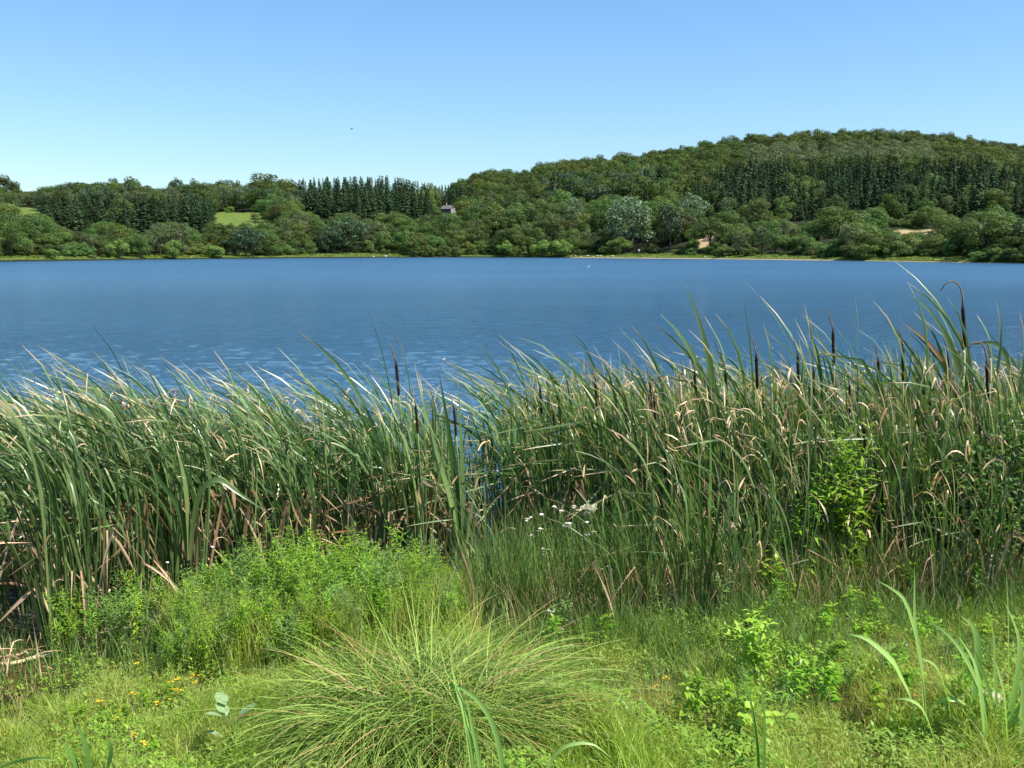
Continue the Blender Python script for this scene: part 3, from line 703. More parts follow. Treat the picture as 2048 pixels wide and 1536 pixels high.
M_slate = plain_mat("slate roof", (0.15, 0.145, 0.14), (0.10, 0.10, 0.10), 0.75, 3, 0.2)
M_brick = plain_mat("chimney brick", (0.42, 0.28, 0.20), (0.4, 0.26, 0.2), 0.9, 5)
M_glassd = plain_mat("dark window", (0.03, 0.035, 0.04), (0.02, 0.02, 0.02), 0.2, 2)
def box(mb, x0, x1, y0, y1, z0, z1, mi=0):
    V = [(x, y, z) for x in (x0, x1) for y in (y0, y1) for z in (z0, z1)]
    mb.add(V, [(0, 1, 3, 2), (4, 6, 7, 5), (0, 4, 5, 1), (2, 3, 7, 6), (0, 2, 6, 4), (1, 5, 7, 3)], mi=mi)
hD = 505.0; hz = zray(424, hD); hx = x_of(898, hD)
h = empty("house", (hx, hD, hz), math.radians(-32), 0.8); tag(h, "grey-roofed house with a brick chimney half hidden among the trees", "house")
mb = MB(); box(mb, -4.2, 4.2, -3.2, 3.2, -2.0, 2.2)
mb.add([(-4.2, -3.2, 2.2), (-4.2, 3.2, 2.2), (-4.2, 0, 4.3), (4.2, -3.2, 2.2), (4.2, 3.2, 2.2), (4.2, 0, 4.3)], None, [(0, 1, 2), (3, 5, 4)])
link("wall", mb.mesh("wall", M_wall, False), h)
mb = MB()
for sg in (-1, 1):
    mb.add([(-4.6, sg * 3.7, 1.95), (4.6, sg * 3.7, 1.95), (4.6, 0, 4.5), (-4.6, 0, 4.5), (-4.6, sg * 3.7, 1.80), (4.6, sg * 3.7, 1.80), (4.6, 0, 4.35), (-4.6, 0, 4.35)],
           [(0, 1, 2, 3), (4, 7, 6, 5), (0, 4, 5, 1), (1, 5, 6, 2), (0, 3, 7, 4)])
rf = link("roof", mb.mesh("roof", M_slate, False), h)
mb = MB(); box(mb, -2.2, -1.5, -.35, .35, 4.0, 6.0); link("chimney", mb.mesh("chimney", M_brick, False), rf)
for wx in (-2.2, 0.3, 2.6):
    mb = MB(); box(mb, wx - .45, wx + .45, -3.26, -3.19, .2, 1.4); link("window", mb.mesh("window", M_glassd, False), h)
M_white = plain_mat("white paint", (0.8, 0.8, 0.78), (0.72, 0.72, 0.7), 0.5, 4)
M_metal = plain_mat("grey metal post", (0.35, 0.35, 0.35), (0.28, 0.28, 0.28), 0.5, 4)
def signpost(px, py_base, hgt, label, D=None):
    D = D or D_from_y(px, py_base); z = ground(px, D)
    e = empty("sign_post", (x_of(px, D), D, z)); tag(e, label, "sign")
    mb = MB(); tube(mb, [(0, 0, -.2), (0, 0, hgt)], .06, 8); link("post", mb.mesh("post", M_metal), e)
    mb = MB(); box(mb, -.28, .28, -.09, -.064, hgt - .42, hgt + .1); link("sign_board", mb.mesh("sign_board", M_white, False), e)
    return e
signpost(1278, 502, 1.9, "small white sign on a thin post in front of the big silvery tree", D=float(shoreD(1278)) + 13)
signpost(1981, 512, 1.1, "short white-topped marker post in the shade near the right end of the shore", D=float(shoreD(1981)) + 7)
def bird(px, py, D, s, label, col, flying):
    p0 = at_y(px, py, D) if flying else at_z(px, py, 0.03)
    e = empty("bird", p0, 0.5); tag(e, label, "bird")
    mb = MB(); pts = [(-.5, 0, 0), (-.36, 0, .02), (-.1, 0, .03), (.15, 0, .02), (.32, 0, .03), (.42, 0, .04), (.52, 0, .03)]
    if not flying: pts = [(-.5, 0, .12), (-.36, 0, .08), (-.1, 0, .06), (.12, 0, .1), (.25, 0, .26), (.33, 0, .33), (.46, 0, .31)]
    tube(mb, np.array(pts) * s, np.array([.02, .07, .13, .13, .075, .07, .015]) * s, 8); link("body", mb.mesh("body", col), e)
    for sg in (-1, 1):
        mb = MB()
        if flying: W = [(.16, sg * .08, .05), (.22, sg * .55, .28), (.02, sg * 1.05, .22), (-.08, sg * .55, .24), (-.14, sg * .08, .04)]
        else: W = [(.14, sg * .135, .12), (.0, sg * .15, .17), (-.5, sg * .05, .15), (-.25, sg * .15, .06), (.05, sg * .15, .04)]
        W = np.array(W) * s; mb.add(np.concatenate([W, W - [0, 0, .015 * s]]), None, [(0, 1, 4), (1, 3, 4), (1, 2, 3), (5, 9, 6), (6, 9, 8), (6, 8, 7)]); link("wing", mb.mesh("wing", col), e)
M_bird = plain_mat("dark plumage", (0.12, 0.12, 0.12), (0.08, 0.08, 0.08), 0.8, 5)
bird(703, 258, 130, 0.42, "dark bird gliding with raised wings in the clear sky", M_bird, True)
bird(1177, 534, 0, 0.42, "white bird floating on open water in front of the sandy point", M_white, False)
bird(888, 719, 0, 0.10, "tiny white speck of a bird on the water just above the reeds", M_white, False)
# ------------------------------------------------------------------ near bank vegetation: materials
M_reed = leaf_mat("cattail leaf", (0.045, 0.100, 0.024), (0.225, 0.310, 0.115), 0.26, 0.34, 0.5, tip=(0.58, 0.42, 0.24), tip_at=0.90, vary=0.20, hue_obj=0.014, base_col=(0.24, 0.22, 0.09), tcol=(1.2, 1.4, 0.5))
M_reedg = leaf_mat("fresh cattail leaf", (0.080, 0.190, 0.040), (0.150, 0.290, 0.065), 0.38, 0.36, 0.5, tip=(0.36, 0.26, 0.10), tip_at=0.97, vary=0.15, base_col=(0.34, 0.42, 0.14))
M_dry = leaf_mat("dry cattail leaf", (0.24, 0.13, 0.06), (0.86, 0.64, 0.42), 0.28, 0.6, 0.25, vary=0.2, tcol=(1.2, 1.0, 0.7))
M_stem = leaf_mat("green stem", (0.117, 0.208, 0.065), (0.208, 0.286, 0.104), 0.1, 0.5, 0.4, vary=0.15)
M_head = plain_mat("cattail seed head", (0.048, 0.027, 0.016), (0.022, 0.013, 0.009), 0.95, 60, 0.3, 0.1)
M_spike = plain_mat("dry flower spike", (0.30, 0.19, 0.11), (0.17, 0.10, 0.06), 0.9, 60, 0.3, 0.1)
M_fluff = plain_mat("cream flower spike", (0.62, 0.55, 0.33), (0.48, 0.42, 0.24), 0.9, 60, 0.3, 0.1)
M_sedge = leaf_mat("sedge blade", (0.060, 0.150, 0.012), (0.380, 0.500, 0.110), 0.34, 0.5, 0.3, tip=(0.50, 0.38, 0.16), tip_at=0.95, vary=0.1, base_col=(0.10, 0.10, 0.03))
M_sedged = leaf_mat("dry sedge blade", (0.30, 0.18, 0.06), (0.46, 0.36, 0.17), 0.25, 0.5, 0.3, vary=0.15, tcol=(1.3, 1.0, 0.6))
M_rush = leaf_mat("rush blade", (0.030, 0.085, 0.015), (0.260, 0.400, 0.110), 0.28, 0.45, 0.35, tip=(0.34, 0.26, 0.10), tip_at=0.95, vary=0.15, base_col=(0.12, 0.12, 0.04))
M_grass = leaf_mat("bank grass blade", (0.100, 0.220, 0.014), (0.440, 0.560, 0.090), 0.40, 0.45, 0.35, tip=(0.50, 0.42, 0.20), tip_at=0.95, vary=0.15, patch=((0.38, 0.42, 0.11), 1.1), base_col=(0.10, 0.12, 0.03))
M_herb = leaf_mat("herb leaf", (0.120, 0.270, 0.014), (0.320, 0.490, 0.045), 0.42, 0.42, 0.35, vary=0.22, hue_obj=0.014, tcol=(1.3, 1.4, 0.4))
M_herb2 = leaf_mat("yellow green leaf", (0.300, 0.480, 0.050), (0.420, 0.580, 0.080), 0.4, 0.42, 0.4, vary=0.1, tcol=(1.3, 1.4, 0.4))
M_herb3 = leaf_mat("dull green leaf", (0.100, 0.190, 0.045), (0.190, 0.300, 0.080), 0.34, 0.5, 0.3, vary=0.2)
M_shrub = leaf_mat("alder leaf", (0.060, 0.135, 0.028), (0.120, 0.215, 0.045), 0.36, 0.5, 0.3, vary=0.1)
M_iris = leaf_mat("broad iris leaf", (0.280, 0.470, 0.120), (0.380, 0.560, 0.170), 0.40, 0.34, 0.5, vary=0.14, tcol=(1.2, 1.3, 0.4))
M_pale = leaf_mat("pale felted leaf", (0.24, 0.36, 0.17), (0.32, 0.44, 0.23), 0.3, 0.6, 0.3, vary=0.05)
M_yel = plain_mat("yellow petals", (0.85, 0.55, 0.02), (0.75, 0.42, 0.01), 0.6, 30)
M_wht = plain_mat("white petals", (0.85, 0.84, 0.88), (0.74, 0.72, 0.80), 0.6, 30)
M_crm = plain_mat("cream blossom", (0.86, 0.83, 0.62), (0.72, 0.68, 0.45), 0.8, 60)
M_pur = plain_mat("purple petals", (0.42, 0.30, 0.62), (0.55, 0.30, 0.50), 0.6, 30)
M_pnk = plain_mat("pink petals", (0.55, 0.25, 0.38), (0.42, 0.18, 0.28), 0.7, 30)

# ------------------------------------------------------------------ cattails
def cattail_proto(seed, windy, head=None, dry=1, nleaf=7, fresh=False):
    """unit height plant; parts: leaf (each one), stem + seed_head where it flowers"""
    rg = np.random.default_rng(seed); parts = []
    for k in range(nleaf):
        fan = (k / (nleaf - 1) - 0.5)
        az = math.pi * (1 if fan < 0 else 0) + rg.normal() * 0.7
        lean = abs(fan) * 0.36 + rg.random() * 0.06
        L_ = rg.uniform(0.74, 1.03) * (1 + 0.12 * windy)
        wv = np.array([-(0.10 + windy * rg.uniform(.3, 2.2)), rg.normal() * .2, -windy * rg.uniform(0.0, .6)])
        fs, fa = (None, 0)
        if rg.random() < 0.26: fs, fa = rg.uniform(.66, .92), rg.uniform(.7, 2.3)
        mb = MB(); tw = rg.uniform(-1.2, 1.2)
        ribbons(mb, [(fan * .012, rg.normal() * .004, 0)], az, L_, lean * .5, lean * 1.5 + rg.uniform(0, .15), rg.uniform(.0075, .0125), S=12, pw=1.5, wind=wv, wpw=rg.uniform(2.5, 5.5),
                twist0=tw, twist1=tw + rg.uniform(-1.6, 1.6), fold_s=fs, fold_a=fa, rnd=rg.random(), vfold=.18, taper=.18)
        parts.append(("leaf", mb.mesh("leaf", [M_reedg if fresh else M_reed])))
    for k in range(dry):
        mb = MB(); az = rg.choice([0, math.pi]) + rg.normal() * .6
        ribbons(mb, [(rg.normal() * .01, rg.normal() * .01, 0)], az, rg.uniform(.45, .85), rg.uniform(.05, .2), rg.uniform(.25, .6), rg.uniform(.009, .014), S=10,
                twist0=rg.uniform(-1, 1), twist1=rg.uniform(-3, 3), fold_s=rg.uniform(.55, .8), fold_a=rg.uniform(1.2, 2.3), rnd=rg.random(), vfold=.3, wind=(-.25 * windy, 0, 0))
        parts.append(("dry_leaf", mb.mesh("dry_leaf", [M_dry])))
    if head is not None:
        hz, hl, kind = head
        bx_ = lambda s: np.array([-0.10 * windy * s * s - .01 * s, 0.01 * s, s * 0.995])
        top = hz + hl
        mb = MB(); tube(mb, [bx_(s) for s in np.linspace(0, hz + .01, 7)], .0028, 6); parts.append(("stem", mb.mesh("stem", [M_stem])))
        mb = MB(); n_ = 9; ss = np.linspace(0, 1, n_)
        tube(mb, [bx_(hz + s * hl) for s in ss], [.0052 * (max(.25, min(1, s / .1, (1 - s) / .1))) ** .5 for s in ss], 8)
        hd = mb.mesh("seed_head", [M_head if kind != "cream" else M_fluff]); parts.append(("seed_head", hd))
        mb = MB(); e0 = bx_(top)
        if kind == "hook":
            pts = [e0 + np.array([-.034 * (1 - math.cos(a)), 0, .05 * math.sin(a) + .02 * min(a, 1)]) for a in np.linspace(0, 2.7, 9)]
        else: pts = [e0 + np.array([-.03 * windy * s - .01 * s * s, 0, .065 * s]) for s in np.linspace(0, 1, 5)]
        tube(mb, pts, list(np.linspace(.0026, .0014, len(pts))), 6); parts.append(("flower_spike", mb.mesh("flower_spike", [M_spike])))
    return parts
CW = [cattail_proto(500 + i, 1.0, dry=[2, 1, 1, 3, 1, 2, 1, 2, 1][i]) for i in range(9)]
CM = [cattail_proto(520 + i, 0.32, dry=[2, 1, 3, 1, 1, 2, 2, 1][i]) for i in range(8)]
CF = [cattail_proto(540 + i, 0.12, dry=0, nleaf=6, fresh=True) for i in range(3)]
CH = [cattail_proto(560 + i, 0.4, head=(.70, .12, "plain"), dry=i % 2, nleaf=5) for i in range(4)]
CHH = cattail_proto(570, 0.7, head=(.70, .13, "hook"), dry=0, nleaf=3)
CHC = cattail_proto(571, 0.3, head=(.74, .09, "cream"), dry=1, nleaf=4)
def put_cattail(parts, p, h, rz, label, group=None, name="cattail"):
    e = empty(name, p, rz, h)
    for nm, me in parts: link(nm, me, e)
    tag(e, label, "cattail", group); return e
TOPY = [(-200, 800), (0, 778), (60, 752), (150, 742), (300, 738), (500, 752), (700, 748), (830, 742), (890, 765), (935, 835), (975, 770), (1010, 735), (1120, 718), (1250, 706), (1330, 712), (1400, 700), (1500, 712), (1600, 712), (1700, 712), (1800, 690), (1900, 684), (2048, 690), (2300, 680)]
FRONT = [(-200, 6.1), (60, 6.2), (250, 6.7), (450, 7.4), (700, 7.7), (900, 7.6), (1000, 7.8), (1150, 7.3), (1300, 6.9), (1450, 6.7), (1700, 6.5), (1900, 6.4), (2250, 6.3)]
BACK = [(-200, 8.2), (60, 8.8), (300, 9.6), (900, 9.9), (1400, 10.4), (2250, 10.4)]
ip_ = lambda T, u: float(np.interp(u, [a for a, b in T], [b for a, b in T]))
def u_at(x, y): return 1024 + KX * x / y
sh = []
seedrng = random.Random(99)
while len(sh) < 1550:
    y = seedrng.uniform(6.0, 10.6); u = seedrng.uniform(-180, 2230)
    if seedrng.random() > y / 10.6: continue
    f, b = ip_(FRONT, u), ip_(BACK, u)
    if not f < y < b: continue
    if u < 110 and y < 7.6 and seedrng.random() < .35: continue
    if 895 < u < 985 and seedrng.random() < .62: continue
    sh.append((u, y, seedrng.random()))
lab_zone = [(-1e9, "at the water's edge by the left border"), (230, "in the left part of the reed bed"), (520, "behind the leafy herb patch"), (860, "beside the gap in the reeds"),
            (1010, "behind the white flowers"), (1180, "just past the white flowers"), (1320, "below the tall crossing leaves"), (1480, "just past the tall crossing leaves"), (1610, "around the leafy green stems"), (1760, "past the leafy green stems"), (1880, "beside the dark shrub")]
def zone(u): return [b for a, b in lab_zone if u >= a][-1]
for _ in range(95):
    u = seedrng.uniform(960, 2090); y = seedrng.uniform(5.75, 6.9)
    if 1015 < u < 1225: continue
    sh.append((u, y, 9.0))
sh.sort(key=lambda t: t[1]); nobj = 0; stuff = []
for (u, y, q) in sh:
    x = x_of(u, y); gz = float(bank(x, y)); ty = ip_(TOPY, u) + seedrng.uniform(8, 56) + (24 if u < 950 else 6) + (seedrng.uniform(0, 70) if seedrng.random() < .3 else 0)
    H = zray(ty, y) - gz
    if q == 9.0: H = (zray(seedrng.uniform(850, 1040), y) - gz)
    elif seedrng.random() < .12 and y < 8.2: H *= seedrng.uniform(.55, .8)
    left = np.interp(u, [0, 600, 900, 1100, 1500], [.92, .7, .35, .25, .06])
    windy = seedrng.random() < left
    H = H * (1.08 if windy else 0.99)
    rz = seedrng.uniform(-.55, .55)
    pl = seedrng.choice(CW if windy else CM)
    if nobj < 285 and -40 < u < 2090 and (y < ip_(FRONT, u) + .8):
        nobj += 1
        dd = sum(1 for nm_, _ in pl if nm_ == "dry_leaf"); sz = "tall " if H > 1.75 else "short " if H < 1.3 else ""
        tr_ = " with several dead leaves" if dd > 1 else ""; wd_ = "wind-bent" if windy else "upright"
        put_cattail(pl, (x, y, gz - .03), H, rz, f"{sz}{wd_} green cattail{tr_} {zone(u)}", f"{sz}{wd_} cattails{tr_} {zone(u)}")
    else: stuff.append((x, y, gz - .03, H, rz, windy))
# the rest of the reed bed: every leaf still real geometry, joined
mbs = MB(); mbd = MB(); A = np.array([s[:5] for s in stuff]); W = np.array([s[5] for s in stuff], float)
n = len(A)
for k in range(7):
    fan = k / 6 - .5; m_ = rng.random(n) > .12; B_ = A[m_]; w_ = W[m_]; nn = len(B_)
    az = (math.pi if fan < 0 else 0) + rng.normal(size=nn) * .7 + B_[:, 4]
    ribbons(mbs, B_[:, :3] + rng.normal(size=(nn, 3)) * [.012, .012, 0], az, B_[:, 3] * rng.uniform(.8, 1.1, nn) * (1 + .15 * w_), abs(fan) * .13, abs(fan) * .35 + rng.random(nn) * .15,
            rng.uniform(.013, .021, nn), S=9, wpw=3.2, wind=np.stack([-(.10 + w_ * rng.uniform(.4, 2.1, nn)), rng.normal(size=nn) * .2, -w_ * rng.uniform(0, .7, nn)], 1),
            twist0=rng.uniform(-1, 1, nn), twist1=rng.uniform(-2, 2, nn), fold_s=np.where(rng.random(nn) < .25, rng.uniform(.5, .8, nn), 2), fold_a=rng.uniform(.7, 1.9, nn), taper=.18)
for k in range(3):
    m_ = rng.random(n) > .35; B_ = A[m_]; nn = len(B_)
    ribbons(mbd, B_[:, :3] + rng.normal(size=(nn, 3)) * [.03, .03, 0], rng.choice([0, math.pi], nn) + rng.normal(size=nn) * .7, B_[:, 3] * rng.uniform(.45, .95, nn), rng.uniform(0, .2, nn), rng.uniform(.2, .6, nn),
            rng.uniform(.014, .024, nn), S=8, twist0=rng.uniform(-1, 1, nn), twist1=rng.uniform(-3, 3, nn), fold_s=rng.uniform(.55, .85, nn), fold_a=rng.uniform(1, 2.4, nn))
tag(link("cattail_stand", mbs.mesh("cattail_stand", M_reed)), "dense mass of cattail leaves filling the reed bed", kind="stuff")
AL = np.array([(x_of(u, y), y, float(bank(x_of(u, y), y)), zray(ip_(TOPY, u), y) - float(bank(x_of(u, y), y))) for (u, y, q) in sh]); n_ = 4300; q_ = AL[rng.integers(0, len(AL), n_)]; zf = rng.uniform(.2, .97, n_)
ribbons(mbd, q_[:, :3] + np.stack([rng.normal(size=n_) * .09 - .12 * zf ** 2, rng.normal(size=n_) * .12 - .15, zf * q_[:, 3] * .92], 1), rng.random(n_) * 6.28, rng.uniform(.05, .30, n_) ** 1.0, rng.uniform(.0, .9, n_), rng.uniform(.2, 3.4, n_),
        rng.uniform(.005, .015, n_), S=6, twist0=rng.uniform(-2, 2, n_), twist1=rng.uniform(-4, 4, n_), taper=.6, fold_s=np.where(rng.random(n_) < .4, rng.uniform(.3, .7, n_), 2), fold_a=rng.uniform(.8, 2.2, n_))
tag(link("dead_reed_leaves", mbd.mesh("dead_reed_leaves", M_dry)), "dry folded tan leaves scattered through the reed bed", kind="stuff")
# old stalks and litter at the feet of the reeds
mb = MB(); n = 900; uu = rng.uniform(-150, 2200, n); yy = np.array([ip_(FRONT, u) for u in uu]) + rng.uniform(-.5, 1.6, n); xx = np.array([x_of(u, y) for u, y in zip(uu, yy)])
ribbons(mb, np.stack([xx, yy, bank(xx, yy)], 1), rng.random(n) * 6.28, rng.uniform(.15, .5, n), rng.uniform(0, .6, n), rng.uniform(.3, 1.8, n), rng.uniform(.005, .012, n), S=6, twist1=rng.uniform(-2, 2, n), fold_s=rng.uniform(.4, .9, n), fold_a=rng.uniform(0, 1.5, n))
tag(link("reed_litter", mb.mesh("reed_litter", M_dry)), "broken straw-coloured stalks at the feet of the reeds", kind="stuff")

# cattails in seed, one by one: pixel of the head's foot, depth
HEADS = [(785, 785, 8.6, "p"), (822, 862, 8.0, "p"), (901, 866, 8.0, "p"), (1072, 824, 8.6, "p"), (1181, 815, 8.1, "p"), (1291, 812, 8.4, "p"), (1300, 845, 7.9, "p"),
         (1353, 856, 7.8, "p"), (1380, 800, 8.3, "p"), (1243, 862, 8.0, "p"), (1502, 772, 8.0, "p"), (1442, 800, 8.2, "p"), (1586, 768, 8.4, "p"), (1655, 725, 8.6, "p"), (1746, 775, 8.4, "p"),
         (1793, 756, 8.0, "p"), (1720, 905, 7.2, "p"), (1928, 690, 7.4, "h"), (1975, 792, 7.6, "h"), (1592, 1000, 7.1, "p"), (1840, 800, 8.3, "p"), 
         (1532, 805, 8.2, "c"), (1543, 800, 8.3, "c"), (1915, 745, 7.9, "c"), (1968, 760, 7.9, "c"), (1350, 800, 8.5, "c"), (1618, 790, 8.6, "p"), (1885, 770, 8.2, "p"), (1100, 870, 8.2, "p"), (1690, 820, 8.0, "p")]
for (px, py, Y, kd) in HEADS:
    if px != 1928: Y = Y * .9
    p = at_y(px, py, Y); pr = CHH if kd == "h" else CHC if kd == "c" else CH[seedrng.randrange(4)]
    hz = .70 if kd == "h" else .74 if kd == "c" else .70
    gz = float(bank(p.x, Y)); H = (p.z - gz) / hz
    rz = seedrng.uniform(-.3, .3)
    lb = {"h": "cattail with dark seed head and hooked dry tip", "c": "cattail with pale cream fluffy spike", "p": "cattail carrying a dark brown seed head"}[kd] + " " + zone(px)
    if (px, py) == (1928, 690): lb = "tallest cattail, black seed head with hooked tip, standing clear against the water"
    put_cattail(pr, (p.x + .05 * H, Y, gz - .02), H, rz, lb, None if px == 1928 else f"{ {'h': 'hooked', 'c': 'pale', 'p': 'dark'}[kd]} cattail heads {zone(px)}")
# leaves that stand out above the bed, drawn where they stand
def px_leaf(mb, pts, Y, wpx, rnd=.5, dz=0.0, Yend=None):
    """a blade through photo points at depth Y (metres), width in photo pixels"""
    P = np.array([(a, b) for a, b in pts], float); n = len(P); tt = np.linspace(0, 1, n); q = np.linspace(0, 1, 15)
    def sm(v):                                                        # smooth interpolation through the points
        m = np.gradient(v, tt); out = []
        for s in q:
            i = min(int(s * (n - 1)), n - 2); h = tt[i + 1] - tt[i]; x = (s - tt[i]) / h
            out.append((2 * x**3 - 3 * x**2 + 1) * v[i] + (x**3 - 2 * x**2 + x) * h * m[i] + (-2 * x**3 + 3 * x**2) * v[i + 1] + (x**3 - x**2) * h * m[i + 1])
        return np.array(out)
    X_, Y_ = sm(P[:, 0]), sm(P[:, 1]); Ye = Yend or Y
    C = np.array([at_y(a, b, Y + (Ye - Y) * s) for a, b, s in zip(X_, Y_, q)])
    tan = np.gradient(C, axis=0); tan /= np.linalg.norm(tan, axis=1)[:, None]
    side = np.cross(tan, np.array([0.75, -1, .25])); side /= np.linalg.norm(side, axis=1)[:, None]; nv = np.cross(side, tan)
    w0 = wpx * Y / F
    ph = rnd * 6; tw = (0.5 * np.sin(ph + q * 2.2))[:, None]; side = side * np.cos(tw) + nv * np.sin(tw); nv = np.cross(side, tan)
    ww = (w0 * np.minimum(1, ((1 - q) / .45) ** .8 if True else 1) * (.75 + .25 * np.minimum(1, q / .3)))[:, None]; ww = np.maximum(ww, .0006)
    V = np.stack([C - side * ww / 2 + nv * ww * .16, C, C + side * ww / 2 + nv * ww * .16], 1).reshape(-1, 3); idx = np.arange(45).reshape(15, 3)
    Q = np.stack([idx[:-1, :-1], idx[:-1, 1:], idx[1:, 1:], idx[1:, :-1]], -1).reshape(-1, 4)
    mb.add(V, Q, None, t=np.repeat(q, 3), r=rnd)
def leaf_clump(name, leaves, mat, label, cat, part="leaf", group=None):
    Y0 = leaves[0][1]; b = leaves[0][0][0]; k_ = 1.0
    if name == 'iris_plant': k_ = (hit(b[0], min(b[1], 1530)).y if b[1] < 1560 else 3.2) / Y0
    p = at_y(b[0], b[1], Y0 * k_); e = empty(name, p); tag(e, label, cat, group)
    for (pts, Y, wp, *rest_) in leaves:
        mb = MB(); px_leaf(mb, pts, Y * k_, wp, rnd=seedrng.random(), Yend=(rest_[0] if rest_ else None)); me = mb.mesh(part, [rest_[1] if len(rest_) > 1 else mat])
        o = link(part if not (len(rest_) > 1 and rest_[1] is M_dry) else "dry_leaf", me, e, None); me.transform(Matrix.Translation(-p))
    return e
leaf_clump("cattail", [([(1445, 1050), (1440, 900), (1425, 760), (1400, 650), (1368, 566)], 7.4, 13), ([(1452, 1050), (1430, 850), (1398, 740), (1360, 670), (1319, 627)], 7.4, 12),
                       ([(1440, 1050), (1455, 850), (1450, 740), (1440, 690), (1408, 630)], 7.4, 11), ([(1448, 1050), (1475, 860), (1478, 760), (1470, 690)], 7.4, 10)], M_reed, "tallest cattail leaves reaching high over the water in the middle of the reed bed", "cattail")
leaf_clump("cattail", [([(1640, 1000), (1650, 860), (1635, 730), (1608, 606)], 7.6, 11), ([(1645, 1000), (1660, 840), (1650, 760), (1592, 660)], 7.6, 10), ([(1638, 1000), (1620, 840), (1625, 720), (1621, 632)], 7.6, 10)], M_reed, "cattail with three leaves rising to a sharp point near the tan spike", "cattail")
leaf_clump("cattail", [([(1955, 900), (1930, 780), (1890, 670), (1832, 583)], 7.2, 14), ([(1965, 900), (1935, 760), (1880, 650), (1826, 592)], 7.3, 12), ([(1950, 900), (1925, 760), (1900, 670), (1862, 594)], 7.4, 11),
                       ([(1990, 900), (1985, 760), (1978, 680), (1953, 628)], 7.3, 14), ([(1945, 900), (1900, 760), (1860, 690), (1805, 645)], 7.3, 10, None, M_dry), ([(2015, 900), (2020, 760), (1995, 690), (1935, 690)], 7.2, 10)], M_reed, "tall fan of cattail leaves slanting over the water beside the hooked seed head", "cattail")
leaf_clump("cattail", [([(1393, 1185), (1385, 1080), (1366, 970), (1362, 880)], 6.4, 13), ([(1395, 1185), (1400, 1060), (1398, 940), (1388, 820)], 6.4, 13), ([(1398, 1185), (1415, 1060), (1420, 930), (1418, 800)], 6.4, 12),
                       ([(1400, 1185), (1440, 1090), (1480, 1060), (1492, 1120), (1490, 1180)], 6.3, 11), ([(1402, 1185), (1440, 1080), (1470, 980), (1500, 900)], 6.4, 12), ([(1391, 1185), (1370, 1090), (1340, 1000), (1300, 930)], 6.4, 11)], M_reedg, "dark green cattail fan forward of the bed, one leaf bent over in an arch", "cattail")
leaf_clump("cattail", [([(1738, 1200), (1728, 1080), (1722, 960), (1690, 860)], 6.5, 11), ([(1741, 1200), (1742, 1080), (1752, 950), (1778, 840)], 6.5, 12), ([(1743, 1200), (1765, 1080), (1785, 980), (1810, 890)], 6.5, 11), ([(1740, 1200), (1735, 1080), (1735, 990), (1725, 900)], 6.5, 9), ([(1737, 1200), (1712, 1100), (1690, 1000), (1650, 930)], 6.5, 8)], M_reedg, "fresh green cattail fan with a pale base between rushes and leafy stems", "cattail")
leaf_clump("cattail", [([(1215, 1235), (1208, 1120), (1205, 1020), (1215, 900)], 6.6, 12), ([(1214, 1235), (1195, 1120), (1185, 1060), (1175, 980)], 6.6, 11), ([(1216, 1235), (1225, 1130), (1232, 1020), (1232, 930)], 6.6, 10), ([(1217, 1235), (1240, 1150), (1258, 1080), (1290, 1020)], 6.6, 9)], M_reedg, "light green cattail fan rising just beside the white asters", "cattail")
leaf_clump("cattail", [([(1925, 1170), (1915, 1080), (1905, 1000), (1880, 920)], 6.4, 12), ([(1927, 1170), (1935, 1090), (1955, 1010), (1990, 940)], 6.4, 13), ([(1926, 1170), (1930, 1080), (1925, 1060), (1932, 1045), (1918, 1040)], 6.35, 9, None, M_dry), ([(1928, 1170), (1935, 1110), (1938, 1075), (1935, 1058)], 6.35, 10, None, M_dry)], M_reedg, "cattail with an orange-brown dead leaf curled into a loop at its tip", "cattail")
leaf_clump("cattail", [([(925, 1110), (915, 1000), (900, 880), (878, 745)], 7.3, 13), ([(927, 1110), (925, 980), (920, 860), (915, 745)], 7.3, 11), ([(923, 1110), (900, 1000), (870, 900), (828, 722)], 7.4, 13), ([(929, 1110), (945, 1000), (960, 930), (1000, 880)], 7.3, 10)], M_reed, "upright grey-green cattail standing in front of the gap in the reeds", "cattail")
leaf_clump("cattail", [([(378, 1120), (375, 1040), (368, 960), (352, 890)], 6.9, 12), ([(380, 1120), (395, 1000), (430, 960), (475, 985), (535, 1025)], 6.9, 11), ([(376, 1120), (360, 1020), (320, 960), (290, 900)], 6.9, 11)], M_reed, "cattail in the left bed with one broad leaf arching over to the right", "cattail")

